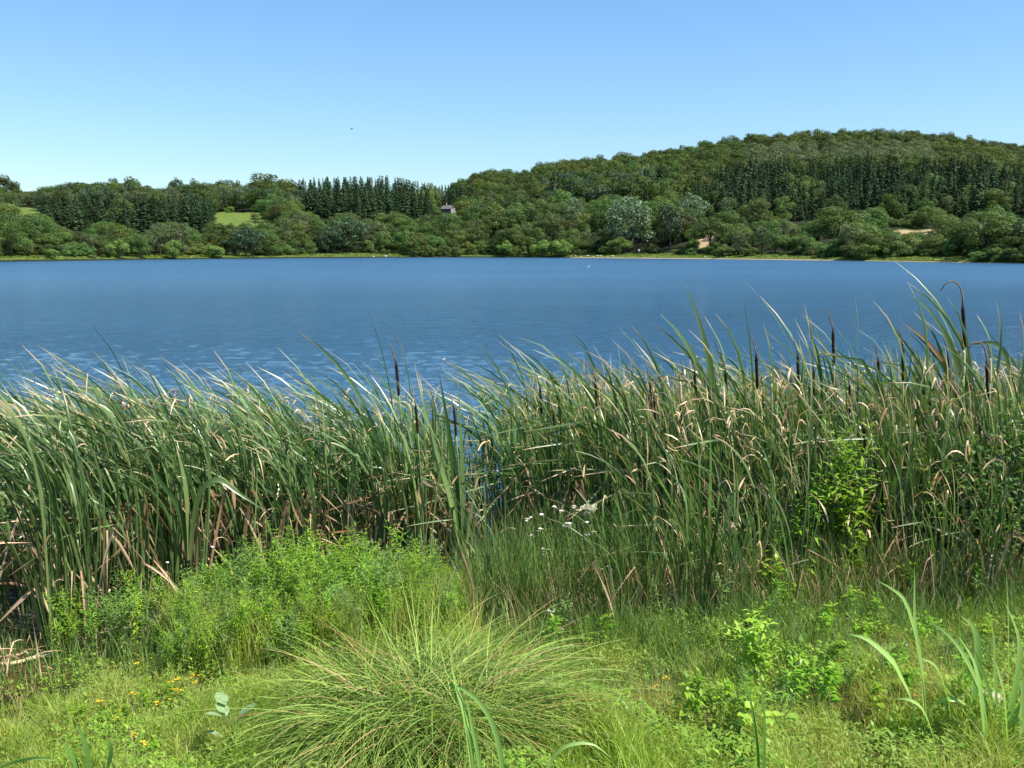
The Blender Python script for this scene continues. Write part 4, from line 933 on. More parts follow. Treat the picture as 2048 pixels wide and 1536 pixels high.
# ------------------------------------------------------------------ broad bright leaves close to the camera
leaf_clump("iris_plant", [([(1825, 1500), (1825, 1414), (1799, 1354), (1780, 1319), (1733, 1278), (1695, 1268)], 4.45, 17), ([(1857, 1510), (1847, 1398), (1840, 1325), (1829, 1246), (1829, 1132)], 4.5, 14), ([(1850, 1510), (1845, 1400), (1837, 1303), (1812, 1208), (1783, 1177), (1749, 1159)], 4.55, 10),
                          ([(1906, 1530), (1904, 1480), (1895, 1400), (1872, 1335), (1840, 1316)], 4.4, 14), ([(1840, 1510), (1860, 1420), (1897, 1398), (1935, 1414), (1967, 1458)], 4.4, 10), ([(1880, 1520), (1850, 1430), (1820, 1400), (1780, 1398)], 4.35, 8)], M_iris, "light green iris, one long leaf arching left, near the lower right corner", "iris plant")
leaf_clump("iris_plant", [([(1931, 1480), (1926, 1351), (1920, 1272), (1916, 1202)], 4.6, 15, None, M_reedg), ([(1935, 1480), (1951, 1361), (1954, 1290), (1945, 1253), (1922, 1232)], 4.6, 17), ([(2003, 1505), (1986, 1446), (1954, 1366), (1923, 1303), (1891, 1265), (1847, 1234)], 4.5, 10), ([(1999, 1505), (1961, 1392), (1929, 1319)], 4.5, 14, None, M_reedg),
                          ([(2000, 1505), (1980, 1392), (1945, 1290)], 4.5, 12, None, M_reedg)], M_iris, "iris clump with a dark upright leaf beside a pale curved leaf before the pale stone", "iris plant")
leaf_clump("iris_plant", [([(2005, 1505), (2021, 1414), (2033, 1351), (2037, 1290), (2027, 1246), (2006, 1200)], 4.4, 15), ([(1999, 1500), (1989, 1351), (1986, 1272), (1973, 1199)], 4.5, 8), ([(2010, 1505), (2024, 1446), (2045, 1392)], 4.35, 16, None, M_reedg), ([(2016, 1450), (2016, 1340), (2016, 1240), (2013, 1139)], 4.7, 6), ([(2040, 1530), (2044, 1450), (2046, 1340)], 4.3, 20), ([(1975, 1520), (1966, 1430), (1948, 1330), (1915, 1270)], 4.3, 15), ([(2015, 1520), (2008, 1400), (1990, 1320)], 4.2, 15)], M_iris, "tall bright iris leaves touching the right border near the bottom", "iris plant")
leaf_clump("iris_plant", [([(1516, 1580), (1514, 1500), (1502, 1414), (1489, 1373), (1469, 1328)], 4.2, 11), ([(1526, 1580), (1527, 1500), (1527, 1430), (1518, 1354), (1506, 1319)], 4.2, 11)], M_reedg, "pair of dark blue-green leaves leaning left among rounded leaves at the bottom edge", "iris plant")
leaf_clump("iris_plant", [([(946, 1600), (943, 1534), (927, 1430), (911, 1373), (901, 1322)], 3.95, 18), ([(1005, 1600), (1003, 1525), (987, 1452), (959, 1404), (921, 1376), (884, 1369)], 3.95, 12), ([(962, 1600), (959, 1531), (943, 1446), (930, 1385)], 3.95, 9), ([(948, 1600), (945, 1510), (935, 1460), (920, 1440), (896, 1431)], 3.95, 7)], M_iris, "three long pale green leaves rising in front of the sedge tussock, one curving right", "iris plant")
leaf_clump("iris_plant", [([(-60, 1590), (0, 1534), (63, 1516), (118, 1522)], 4.0, 11)], M_iris, "single grey-green leaf arching into view at the bottom left corner", "iris plant")
leaf_clump("iris_plant", [([(1092, 1570), (1099, 1527), (1130, 1493), (1182, 1488), (1223, 1516)], 4.0, 8)], M_iris, "narrow pale leaf bent over in a hoop at the bottom edge beneath the tussock", "iris plant")
leaf_clump("iris_plant", [([(180, 1600), (172, 1500), (150, 1440)], 4.0, 12, None, M_reedg), ([(165, 1600), (150, 1530), (125, 1480)], 4.0, 12, None, M_reedg), ([(215, 1540), (222, 1500), (213, 1474)], 4.1, 9)], M_reedg, "short dark leaves by the bottom edge among yellow flowers at left", "iris plant")

# ------------------------------------------------------------------ sedge tussock
tp = hit(862, 1492); tx, ty_ = tp.x, tp.y; tz = float(bank(tx, ty_))
tus = empty("sedge_tussock", (tx, ty_, tz)); tag(tus, "large mound of arching yellow-green sedge in the centre of the bank", "sedge")
def tussock(n, Lr, wr, mat, fold=False):
    mb = MB(); az = rng.random(n) * 6.283; rad = np.sqrt(rng.random(n)) * .24
    sub = np.array([(0, 0), (.28, .05), (-.30, .02), (.10, .2), (-.14, -.16), (.2, -.14), (-.12, .22)])[rng.integers(0, 7, n)]
    base = np.stack([sub[:, 0] + np.cos(az) * rad * .8, sub[:, 1] + np.sin(az) * rad * .6, np.full(n, .02) + .12 * (1 - rad / .24)], 1)
    az2 = az + rng.normal(size=n) * .6
    sag = rng.random(n)
    L_ = rng.uniform(*Lr, n)
    t0 = .22 + rad / .24 * .62 + rng.random(n) * .35
    L_ = L_ * (.55 + .45 * np.minimum(1, t0 / .85))
    ribbons(mb, base, az2, L_, t0, t0 + .85 + sag * 1.15, rng.uniform(*wr, n), S=12, pw=1.1, twist0=rng.uniform(-.5, .5, n), twist1=rng.uniform(-1.4, 1.4, n), taper=.6, wind=(.20, .12, -.18))
    return mb
bl = tussock(5600, (.35, 1.02), (.0030, .0058), M_sedge).mesh("blades", [M_sedge]); tag(link("blades", bl, tus), kind="stuff")
bl = tussock(900, (.3, .9), (.0028, .005), M_sedged).mesh("dry_blades", [M_sedged]); tag(link("dry_blades", bl, tus), kind="stuff")
for i_ in range(110):
    mb = MB(); az = seedrng.uniform(0, 6.28); rad = .24 * math.sqrt(seedrng.random()); t0 = .42 + rad / .24 * .6
    ribbons(mb, [(math.cos(az) * rad * 1.2, math.sin(az) * rad * .9, .08)], az + seedrng.uniform(-.4, .4), seedrng.uniform(.8, 1.1), t0, t0 + seedrng.uniform(.6, 1.5), seedrng.uniform(.005, .0075), S=14, pw=1.2, twist1=seedrng.uniform(-1, 1), taper=.6, wind=(.08, .04, 0), vfold=.2)
    link("blade", mb.mesh("blade", [M_sedge if seedrng.random() < .82 else M_sedged]), tus)

# ------------------------------------------------------------------ leafy herb patch
def herb_proto(seed, mat, n_nodes=17, ll=.085, lw=.019, branch=5, whorl=3, h=1.0, up=.35):
    rg = np.random.default_rng(seed); ms = MB(); ml = MB(); C = []; D = []; Nn = []; LL = []
    def stem(b, d, ln, nodes, r0, sc):
        pts = []; p = np.array(b, float); dd = np.array(d, float)
        for k in range(7):
            pts.append(p.copy()); dd = dd + np.array([rg.normal() * .04, rg.normal() * .04, .03]); dd /= np.linalg.norm(dd); p = p + dd * ln / 6
        pts = np.array(pts); tube(ms, pts, list(np.linspace(r0, r0 * .35, 7)), 5, cap=False)
        for k in range(nodes):
            s = .12 + .88 * (k + rg.random() * .6) / nodes; i = min(int(s * 6), 5); q = pts[i] + (pts[min(i + 1, 6)] - pts[i]) * (s * 6 - i)
            a0 = rg.random() * 6.28
            for j in range(whorl):
                a = a0 + j * 6.283 / whorl + rg.normal() * .2; el = up + rg.normal() * .22 + (.5 if s > .93 else 0)
                C.append(q); D.append((math.cos(a) * math.cos(el), math.sin(a) * math.cos(el), math.sin(el))); Nn.append((-math.cos(a) * math.sin(el) + rg.normal() * .2, -math.sin(a) * math.sin(el) + rg.normal() * .2, math.cos(el)))
                LL.append(ll * sc * rg.uniform(.7, 1.15) * (1 - .45 * max(0, s - .7) / .3))
    stem((0, 0, 0), (rg.normal() * .08, rg.normal() * .08, 1), h, n_nodes, .0055, 1)
    for k in range(branch):
        s = rg.uniform(.3, .8); a = rg.random() * 6.28; stem((0, 0, s * h), (math.cos(a) * .6, math.sin(a) * .6, .8), h * rg.uniform(.22, .4), 6, .003, .7)
    LL = np.array(LL); petals(ml, C, D, Nn, LL, LL * lw / ll, curl=.22)
    return [("stem", ms.mesh("stem", [M_stem])), ("foliage", ml.mesh("foliage", [mat]))]
def place(parts, name, p, h, rz, label, cat, group=None, tilt=0.0):
    e = empty(name, p, rz, h); e.rotation_euler = (tilt * math.sin(rz), tilt * math.cos(rz), rz)
    for nm, me in parts: link(nm, me, e)
    tag(e, label, cat, group); return e
HB = [herb_proto(700 + i, M_herb, ll=.10, lw=.024) for i in range(5)]
HD = [herb_proto(720 + i, M_herb3, ll=.12, lw=.032, whorl=2) for i in range(3)]
HY = [herb_proto(730 + i, M_herb2, n_nodes=7, ll=.20, lw=.075, branch=5, whorl=2, up=.5) for i in range(2)]
HS = [herb_proto(740 + i, M_herb, n_nodes=12, ll=.26, lw=.10, branch=3, whorl=2) for i in range(3)]
def herb_top(u):  # top edge of the leafy patch in the photograph
    return float(np.interp(u, [250, 300, 400, 500, 620, 760, 850, 930, 960], [1200, 1130, 1060, 1035, 1040, 1050, 1075, 1130, 1210]))
cnt = 0
hp = []
while cnt < 285:
    u = seedrng.uniform(255, 965); y = seedrng.uniform(5.45, 7.2); x = x_of(u, y); gz = float(bank(x, y))
    if y > np.interp(u, [250, 400, 960], [6.2, 6.9, 7.2]): continue
    if abs(u - 850) < 130 and y < 5.7: continue
    H = zray(herb_top(u) + seedrng.uniform(-12, 60), y) - gz
    H = min(H, .80) * seedrng.uniform(.72, 1.06) * np.interp(y, [5.4, 6.0, 6.4], [.55, .85, 1.0])
    hp.append((x, y, gz, H)); cnt += 1
    where = ("in the front rows " if y < 6.2 else "in the back rows ") + "of the patch " + ("beside the shallow water" if u < 420 else "left of the tussock" if u < 650 else "straight behind the tussock" if u < 850 else "next to the rushes")
    dull = seedrng.random() < .2
    place(seedrng.choice(HD if dull else HB), "leafy_herb", (x, y, gz - .02), H, seedrng.uniform(0, 6.28), f"{'dull' if dull else 'bright'} green leafy herb {where}", "herb", f"{'dull' if dull else 'bright'} leafy herbs {where}", tilt=seedrng.uniform(0, .15))
for i_ in range(60):
    u = seedrng.uniform(20, 330); y = seedrng.uniform(6.0, 7.0); x = x_of(u, y); gz = float(bank(x, y))
    place(seedrng.choice(HB + HD), "leafy_herb", (x, y, gz - .02), seedrng.uniform(.28, .6), seedrng.uniform(0, 6.28), "small leafy herb at the feet of the reeds by the shallow water", "herb", "small herbs among the reed feet at left", tilt=seedrng.uniform(0, .2))
# leafy stems climbing among the cattails at right
for i_ in range(34):
    u = seedrng.choice([seedrng.gauss(1680, 60), seedrng.gauss(1640, 170), seedrng.gauss(1960, 70)]); y = seedrng.uniform(6.2, 7.4); x = x_of(u, y); gz = float(bank(x, y))
    top = seedrng.uniform(820, 1010) if abs(u - 1680) < 50 else seedrng.uniform(900, 1080)
    place(seedrng.choice(HB), "leafy_herb", (x, y, gz), zray(top, y) - gz, seedrng.uniform(0, 6.28), f"tall fresh green leafy stem among the cattails {zone(u)}", "herb", f"tall leafy stems {zone(u)}", tilt=seedrng.uniform(0, .12))
# low herbs on the near bank
for i_ in range(170):
    u = seedrng.uniform(1000, 2060) if i_ < 130 else seedrng.uniform(-40, 460); y = seedrng.uniform(4.0, 6.3) if i_ < 130 else seedrng.uniform(4.0, 5.3); x = x_of(u, y); gz = float(bank(x, y))
    if abs(x - tx) < .75 and y < 5.3: continue
    h = seedrng.uniform(.16, .38) * (1.25 if y > 5.5 else .9) * (.5 if u < 500 else 1)
    where = "among the yellow flowers at left" if u < 500 else "below the rushes" if u < 1350 else "around the yellow-green bush" if u < 1640 else "between the iris leaves"
    place(seedrng.choice(HS + HD), "low_herb", (x, y, gz), h, seedrng.uniform(0, 6.28), f"low green weed {where}", "herb", f"low weeds {where}", tilt=seedrng.uniform(0, .3))
for (u, py, h, nm) in [(1490, 1400, .42, 0), (1510, 1395, .46, 1), (1470, 1390, .38, 1), (1530, 1400, .36, 0)]:
    p = hit(u, py); place(HY[nm], "yellow_green_bush", (p.x, p.y, float(bank(p.x, p.y))), h, u * .7, "bright yellow-green bushy plant with pointed leaves among darker grass", "plant", "stems of the yellow-green bush")
# round leaved seedling and pale felted plant
def rosette(px, py, z, n, ln, wd, mat, h, label, cat, seed, up=(.1, .7)):
    rg = np.random.default_rng(seed); p = hit(px, py + 25); gz = float(bank(p.x, p.y)); e = empty("broadleaf_plant", (p.x, p.y, gz)); tag(e, label, cat)
    ms = MB(); tube(ms, [(0, 0, 0), (.004, 0, h * .5), (0, 0, h)], [.004, .003, .002], 5); link("stem", ms.mesh("stem", [M_stem]), e)
    for k in range(n):
        mb = MB(); a = rg.random() * 6.28; el = rg.uniform(*up); L_ = ln * rg.uniform(.7, 1.15); zz = h * rg.uniform(.35, 1)
        q = np.linspace(0, 1, 8); wp = wd * np.sin(np.pi * np.clip(q, 0.02, .99) ** .75) ** .8
        st = .5 * L_; c = np.array([math.cos(a), math.sin(a)])
        C = np.stack([c[0] * (st + q * L_) * math.cos(el), c[1] * (st + q * L_) * math.cos(el), zz + (st + q * L_) * math.sin(el) - .5 * L_ * q ** 2 * .5], 1)
        sd = np.array([-c[1], c[0], 0]); V = np.stack([C - sd * wp[:, None] / 2 + [0, 0, .12 * wd], C, C + sd * wp[:, None] / 2 + [0, 0, .12 * wd]], 1).reshape(-1, 3)
        idx = np.arange(24).reshape(8, 3); mb.add(V, np.stack([idx[:-1, :-1], idx[:-1, 1:], idx[1:, 1:], idx[1:, :-1]], -1).reshape(-1, 4), t=np.repeat(q, 3), r=rg.random())
        tube(mb, [(0, 0, zz), tuple(C[0])], [.0015, .001], 4); link("leaf", mb.mesh("leaf", [mat]), e)
rosette(465, 1500, .30, 8, .105, .062, M_pale, .27, "pale whitish-green plant with broad veined leaves in the grass left of the tussock", "plant", 3, (.5, 1.1))
rosette(1510, 1480, .34, 9, .06, .062, M_herb2, .20, "sapling with round light green leaves at the foot of the dark leaf pair", "plant", 4)
rosette(1560, 1470, .32, 7, .055, .055, M_herb2, .17, "second round-leaved sapling, a little to the right of the first", "plant", 5)
rosette(1240, 1420, .3, 7, .07, .034, M_herb, .14, "broad-leaved weed at the right foot of the tussock", "plant", 6)
rosette(1420, 1410, .25, 8, .08, .03, M_herb3, .16, "grey-green long-leaved weed in front of the yellow-green bush", "plant", 7)

# ------------------------------------------------------------------ rushes and grass
def blades_region(n, ufun, yr, Hf, wr, mat, name, label, bend=(.1, .9), S=6, keep=None, parent=None, wind=(-.05, 0, 0)):
    u = ufun(n); y = rng.uniform(*yr, n); x = (u - 1024) / KX * y
    k = np.ones(n, bool) if keep is None else keep(u, x, y)
    u, x, y = u[k], x[k], y[k]; n = len(u); H = Hf(u, y) * rng.uniform(.55, 1.1, n)
    mb = MB(); t0 = rng.random(n) * .22
    ribbons(mb, np.stack([x, y, bank(x, y) - .01], 1), rng.random(n) * 6.28, H, t0, t0 + rng.uniform(*bend, n), rng.uniform(*wr, n), S=S, pw=1.7, twist0=rng.uniform(-1.5, 1.5, n), twist1=rng.uniform(-2, 2, n), taper=.7, wind=wind)
    o = link(name, mb.mesh(name, [mat])); tag(o, label, kind="stuff"); return o
clear_t = lambda u, x, y: ~((np.abs(x - tx) < .55) & (y > 3.6) & (y < ty_ + .45))
def rush_top(u): return np.interp(u, [880, 940, 1000, 1100, 1300, 1500, 1800, 2100], [1180, 1060, 1010, 1000, 1000, 1030, 1060, 1090])
blades_region(5200, lambda n: rng.uniform(930, 2100, n), (5.9, 7.2), lambda u, y: np.maximum(.3, np.array([zray(a, b) for a, b in zip(rush_top(u), y)]) - bank((u - 1024) / KX * y, y)) * 1.0, (.0045, .0085), M_rush,
              "rushes", "dense thin dark green rushes in front of the cattails", bend=(.05, .6), S=7)
blades_region(5200, lambda n: rng.uniform(980, 2100, n), (5.3, 6.4), lambda u, y: np.full(len(u), .42), (.003, .006), M_rush, "rush_fringe", "shorter rushes and coarse grass in front of the rush bed", bend=(.1, 1.0))
blades_region(2600, lambda n: rng.uniform(930, 2100, n), (5.8, 7.4), lambda u, y: np.full(len(u), .55), (.004, .008), M_dry, "dead_rushes", "dry tan stalks between the rushes", bend=(.0, .8))
blades_region(1500, lambda n: np.clip(rng.normal(425, 26, n), 360, 480), (5.8, 6.5), lambda u, y: np.full(len(u), .52), (.004, .007), M_grass, "bright_grass", "bright green grass growing in front of the leafy herbs at left", bend=(.05, .5))
blades_region(2600, lambda n: rng.uniform(300, 960, n), (5.5, 6.7), lambda u, y: np.full(len(u), .56), (.004, .007), M_grass, "patch_grass", "bright grass blades growing up through the leafy herb patch", bend=(.05, .7))
blades_region(1600, lambda n: np.clip(rng.normal(640, 30, n), 580, 720), (5.7, 6.2), lambda u, y: np.full(len(u), .45), (.004, .007), M_grass, "mid_grass", "bright green grass between leafy herbs and tussock", bend=(.05, .5))
blades_region(1700, lambda n: rng.uniform(-100, 420, n), (5.5, 7.0), lambda u, y: np.full(len(u), .34), (.004, .007), M_rush, "waterside_grass", "thin green blades standing in the shallow brown water", bend=(.05, .7))
blades_region(72000, lambda n: rng.uniform(-150, 2200, n), (3.2, 5.75), lambda u, y: .17 + .07 * np.sin(u * .017 + 2 * np.sin(y * 3.1)) + .05 * np.sin(u * .041 + y * 5), (.0028, .0062), M_grass, "meadow_grass", "short yellow-green grass covering the near bank", bend=(.2, 1.6), S=4,
              keep=lambda u, x, y: clear_t(u, x, y) & (y < shore_y(x) - .1 + .15 * rng.random(len(u)) - .25 * (x < -1.7)))
blades_region(16000, lambda n: rng.uniform(900, 2200, n), (5.2, 7.3), lambda u, y: np.full(len(u), .24), (.003, .006), M_grass, "under_grass", "grass under the rushes and weeds", bend=(.2, 1.3), S=4)
blades_region(9000, lambda n: rng.uniform(1060, 2200, n), (4.5, 6.0), lambda u, y: .20 + .13 * np.clip((y - 4.5) / 1.5, 0, 1) + .06 * np.sin(u * .023 + y * 4), (.003, .006), M_rush, "tall_meadow_grass", "taller mixed green grass rising towards the rushes", bend=(.05, .8), S=5)
blades_region(3500, lambda n: rng.uniform(1000, 2200, n), (4.0, 6.0), lambda u, y: np.full(len(u), .20), (.002, .004), M_dry, "dead_grass_stems", "thin straw stems standing in the bank grass", bend=(.0, .9), S=5)
blades_region(1100, lambda n: rng.uniform(-150, 900, n), (3.6, 5.6), lambda u, y: np.full(len(u), .20), (.002, .004), M_dry, "straw_stems", "thin straw stems in the grass at left", bend=(.0, .9), S=5, keep=lambda u, x, y: clear_t(u, x, y) & (y < shore_y(x)))
# small leaves of ground cover
n = 62000; u = rng.uniform(-150, 2200, n); y = rng.uniform(3.2, 6.2, n); x = (u - 1024) / KX * y
k = clear_t(u, x, y) & (y < shore_y(x) - .02) & ((np.sin(x * 5.3 + 1 + 2 * np.sin(y * 3.7)) + np.sin(y * 6.1 + 2 * np.sin(x * 2.9)) + rng.normal(size=n) * .6) > -.3); x, y = x[k], y[k]; n = len(x)
a = rng.random(n) * 6.28; el = rng.uniform(-.1, .9, n); mb = MB(); ln = rng.uniform(.014, .042, n)
petals(mb, np.stack([x, y, bank(x, y) + rng.uniform(.02, .24, n) * (.5 + .5 * np.sin(x * 4.1 + y * 2.3) ** 2)], 1), np.stack([np.cos(a) * np.cos(el), np.sin(a) * np.cos(el), np.sin(el)], 1), np.stack([-np.cos(a) * np.sin(el), -np.sin(a) * np.sin(el), np.cos(el)], 1), ln, ln * rng.uniform(.25, .5, n), curl=.2)
M_cover = leaf_mat("ground cover leaf", (0.100, 0.250, 0.018), (0.340, 0.500, 0.065), 0.40, 0.5, 0.3, vary=0.1, patch=((0.24, 0.34, 0.06), 1.7))
tag(link("ground_cover", mb.mesh("ground_cover", [M_cover])), "tangle of small green leaves close to the ground", kind="stuff")

# ------------------------------------------------------------------ flowers
def flower_head(kind, seed):
    rg = np.random.default_rng(seed); out = []
    mb = MB()
    if kind in ("white", "purple"):
        n = 12; a = np.arange(n) * 6.283 / n; petals(mb, np.zeros((n, 3)), np.stack([np.cos(a), np.sin(a), np.full(n, .15)], 1), np.tile([0, 0, 1.0], (n, 1)), .015, .0045)
        out.append(("petals", mb.mesh("petals", [M_wht if kind == "white" else M_pur])))
        mb = MB(); tube(mb, [(0, 0, 0), (0, 0, .002), (0, 0, .004)], [.004, .0042, .002], 7); out.append(("disc", mb.mesh("disc", [M_yel])))
    elif kind == "yellow":
        for k in range(5):
            a = np.arange(5) * 1.2566; c = rg.normal(size=3) * [.010, .010, .004]
            petals(mb, np.tile(c, (5, 1)), np.stack([np.cos(a), np.sin(a), np.full(5, .4)], 1), np.tile([0, 0, 1.0], (5, 1)), .010, .007)
        out.append(("petals", mb.mesh("petals", [M_yel])))
    elif kind == "pink":
        n = 60; d = rg.normal(size=(n, 3)); petals(mb, np.zeros((n, 3)), d, rg.normal(size=(n, 3)), .011, .003); out.append(("petals", mb.mesh("petals", [M_pnk])))
    else:
        n = 420; d = rg.normal(size=(n, 3)); d /= np.linalg.norm(d, axis=1)[:, None]
        lob = rg.normal(size=(5, 3)) * [.022, .018, .008]; c = lob[rg.integers(0, 5, n)] + d * [.016, .016, .010]
        quads_at(mb, c, d + rg.normal(size=(n, 3)) * .5, .0045, rg.random(n)); out.append(("blossom", mb.mesh("blossom", [M_crm])))
    return out
FH = {k: [flower_head(k, i * 7 + 1) for i in range(3)] for k in ("white", "purple", "yellow", "pink", "cream")}
def flower(px, py, Y, kind, label, name, cat, group=None, nh=3, spread=.018, size=1.0):
    p = at_y(px, py, Y); gz = float(bank(p.x, Y)); e = empty(name, (p.x, Y, gz)); tag(e, label, cat, group); h = max(p.z - gz, .05)
    fk = min(.12, h * .4); ms = MB(); lean = seedrng.uniform(-.06, .06)
    tube(ms, [(lean, 0, 0), (lean * .4, .01, h * .5), (0, 0, h - fk)], [.0026, .002, .0015], 5)
    for k in range(nh):
        dx, dy, dz = (0, 0, 0) if nh == 1 else (seedrng.uniform(-1, 1) * spread, seedrng.uniform(-1, 1) * spread, seedrng.uniform(-.5, .3) * spread)
        tube(ms, [(0, 0, h - fk), (dx * .5, dy * .5, h - fk * .5 + dz), (dx, dy, h + dz)], [.0014, .001, .0008], 4)
        for nm, me in FH[kind][seedrng.randrange(3)]:
            o = link(nm, me, e, (dx, dy, h + dz)); s = size * seedrng.uniform(.85, 1.15); o.scale = (s, s, s); o.rotation_euler = (seedrng.uniform(-.35, .45), seedrng.uniform(-.3, .3), seedrng.uniform(0, 6))
    link("stem", ms.mesh("stem", [M_stem]), e); return e
WH = [(1058, 1037, 4), (1077, 1029, 1), (1103, 1015, 1), (1117, 1022, 3), (1150, 1016, 2), (1083, 1058, 3), (1132, 1052, 5), (1138, 1045, 2), (1166, 1044, 1), (1178, 1067, 3), (1188, 1063, 2), (1092, 1098, 3), (1088, 1108, 2), (1070, 1070, 2)]
for (a, b, k) in WH: flower(a, b, 6.5, "white", f"{'single white aster' if k == 1 else 'spray of white asters'} among the rushes {'over the pale dead stalks' if a < 1095 else 'close to the cream blossom cluster'}", "white_aster", "flower", f"white asters {'single' if k == 1 else 'sprays'} {'left' if a < 1095 else 'right'}", nh=k + 1, spread=.03, size=1.15)
for (a, b, k) in [(1143, 1208, 1), (1104, 1222, 2), (1133, 1241, 1), (1118, 1256, 2), (1128, 1256, 2)]: flower(a, b, 5.8, "white", "small white aster low in the shade beside the tussock", "white_aster", "flower", "low white asters by the tussock", nh=k, spread=.02)
for (a, b) in [(335, 1125), (425, 1094)]: flower(a, b, 6.0, "white", "small white flower over the leafy herb patch" + (" at its left end" if a < 400 else ", the higher one"), "white_flower", "flower", nh=1, size=.9)
for i_, (a, b, lb) in enumerate([(1180, 1018, "large cream meadowsweet blossom cluster standing above the white asters"), (1476, 1142, "small cream meadowsweet blossom beside the arched cattail leaf")]):
    flower(a, b, 6.4, "cream", lb, "meadowsweet", "flower", nh=5 if i_ == 0 else 2, spread=.038 if i_ == 0 else .015, size=.85)
YE = [(340, 1365), (355, 1360), (380, 1352), (387, 1362), (398, 1352), (270, 1326), (358, 1316), (330, 1298), (195, 1406), (262, 1388), (316, 1405), (245, 1420), (232, 1436), (266, 1470), (290, 1484), (8, 1470), (362, 1380), (350, 1378), (182, 1390), (1485, 1250), (1360, 1345), (1333, 1357), (1316, 1371), (1675, 1318), (1508, 1380), (1740, 1407), (1838, 1395), (3, 1458), (345, 1400)]
for (a, b) in YE:
    Y = hit(a, b + 38).y; wh = "in the grass beside the shallow water" if a < 450 else "between tussock and yellow-green bush" if a < 1420 else "in the grass near the iris leaves"
    flower(a, b, Y, "yellow", f"small yellow flower cluster {wh}", "yellow_flower", "flower", f"yellow flowers {wh}", nh=2, spread=.016, size=.75)
for (a, b) in [(1325, 1210), (1345, 1205), (1410, 1210), (1712, 1195), (1813, 1290), (1690, 1295), (1600, 1350)]: flower(a, b, hit(a, b + 60).y, "purple", "tiny mauve flower in the shaded grass", "mauve_flower", "flower", "tiny mauve flowers", nh=1, size=.6)
for (a, b) in [(238, 1380), (192, 1398)]: flower(a, b, hit(a, b + 30).y, "pink", "round pink clover head near yellow flowers" + (", the upper one" if a > 200 else ", the lower one"), "clover", "flower", nh=1, size=.9)

# ------------------------------------------------------------------ shrub at the right edge
sb = empty("broadleaf_shrub", (3.95, 6.15, float(bank(3.95, 6.15)))); tag(sb, "dark leafy shrub with rounded leaves at the right edge, partly out of view", "shrub")
ms = MB(); rg = np.random.default_rng(5)
for k in range(16):
    a = rg.random() * 6.28; r_ = rg.uniform(.2, .85); tube(ms, [(0, 0, -.05), (math.cos(a) * r_ * .35, math.sin(a) * r_ * .35, .6), (math.cos(a) * r_, math.sin(a) * r_, rg.uniform(1.0, 1.5))], [.014, .009, .003], 6)
link("branches", ms.mesh("branches", [M_bark]), sb)
mb = MB(); n = 3600; d = rg.normal(size=(n, 3)); d /= np.linalg.norm(d, axis=1)[:, None]; rr = rg.uniform(.35, 1, n) ** .5
bump = 1 + .2 * np.sin(d[:, 0] * 7) * np.cos(d[:, 2] * 6)
C = d * (rr * bump)[:, None] * [.98, .85, .72] + [0, 0, .86]; C = C[C[:, 2] > .05]; n = len(C)
a = rg.random(n) * 6.28; el = rg.uniform(-.6, .5, n); ln = rg.uniform(.03, .055, n)
petals(mb, C, np.stack([np.cos(a) * np.cos(el), np.sin(a) * np.cos(el), np.sin(el)], 1), np.stack([-np.cos(a) * np.sin(el), -np.sin(a) * np.sin(el), np.cos(el)], 1) + rg.normal(size=(n, 3)) * .3, ln, ln * .72, curl=.12)
link("foliage", mb.mesh("foliage", [M_shrub]), sb)

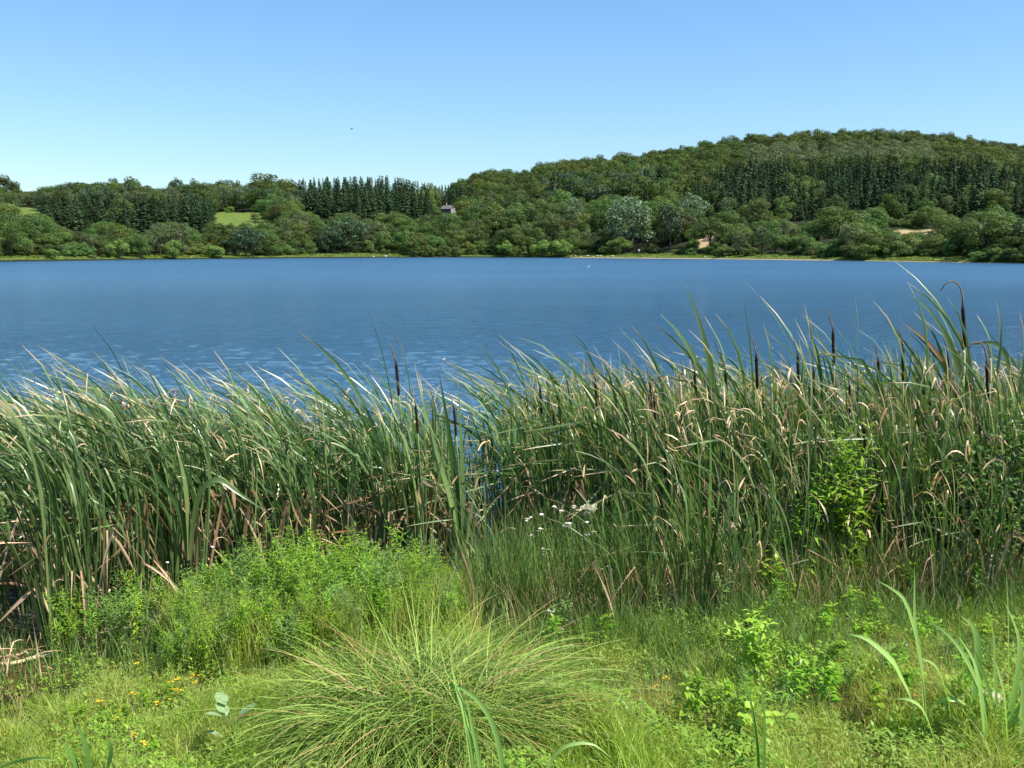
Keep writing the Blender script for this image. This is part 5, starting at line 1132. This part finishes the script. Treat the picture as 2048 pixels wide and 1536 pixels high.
# ------------------------------------------------------------------ single dead leaves, fallen stalk, stones near the camera
p0 = at_z(-70, 1338, .03); p1 = at_z(108, 1311, .03)
mb = MB(); tube(mb, [np.array(p0) * (1 - s) + np.array(p1) * s + [0, 0, .012 * math.sin(s * 9)] for s in np.linspace(0, 1, 9)], .014, 7); tag(link("fallen_stalk", mb.mesh("fallen_stalk", plain_mat("bleached stalk", (.80, .70, .42), (.66, .55, .30), .6, 9, .2))), "bleached yellow reed stalk lying across the shallow water at left", "stalk")
p0 = at_z(-40, 1318, .03); p1 = at_z(42, 1309, .03); mb = MB(); tube(mb, [np.array(p0) * (1 - s) + np.array(p1) * s for s in np.linspace(0, 1, 5)], .009, 6); tag(link("fallen_stalk", mb.mesh("fallen_stalk", M_dry)), "thinner brownish stalk floating just behind the bleached one", "stalk")
q = hit(1955, 1425); stone("stone", q.x, q.y, float(bank(q.x, q.y)) + .03, .095, "large pale stone half hidden behind the iris leaves", None, (1.25, .8, .75))
q = hit(1808, 1375); stone("stone", q.x, q.y, float(bank(q.x, q.y)) + .03, .04, "small pale stone in the grass beside the arching iris leaf", None)
DL = [((840, 965), (842, 1010), 7.2, 12), ((842, 962), (880, 968), 7.2, 9), ((462, 960), (470, 1020), 7.1, 9), ((440, 990), (415, 975), 7.2, 8), ((1632, 900), (1628, 950), 7.0, 9), ((1618, 898), (1610, 935), 7.0, 8), ((1665, 905), (1672, 980), 7.0, 9), ((1526, 1180), (1530, 1220), 5.8, 8),
      ((1755, 1220), (1748, 1262), 5.4, 9), ((1918, 1190), (1910, 1222), 5.6, 9), ((2002, 1072), (2045, 1076), 6.0, 10), ((1850, 1010), (1840, 1058), 6.6, 12), ((1462, 960), (1470, 1000), 7.0, 9), ((1252, 980), (1290, 1018), 6.9, 8), ((1170, 1000), (1150, 960), 7.1, 8), ((2030, 880), (2060, 905), 6.6, 12), ((1780, 1080), (1770, 1120), 6.3, 8), ((1690, 1170), (1700, 1130), 5.9, 7)]
for (a, b, Y, w_) in DL:
    pm = ((a[0] + b[0]) / 2 + seedrng.uniform(-6, 6), (a[1] + b[1]) / 2 + seedrng.uniform(-6, 6)); mb = MB(); px_leaf(mb, [a, pm, b], Y, w_, seedrng.random())
    tag(link("dead_leaf", mb.mesh("dead_leaf", [M_dry])), f"curled tan dead reed leaf caught {zone(a[0])}", "dead leaf", f"curled dead leaves {zone(a[0])}")
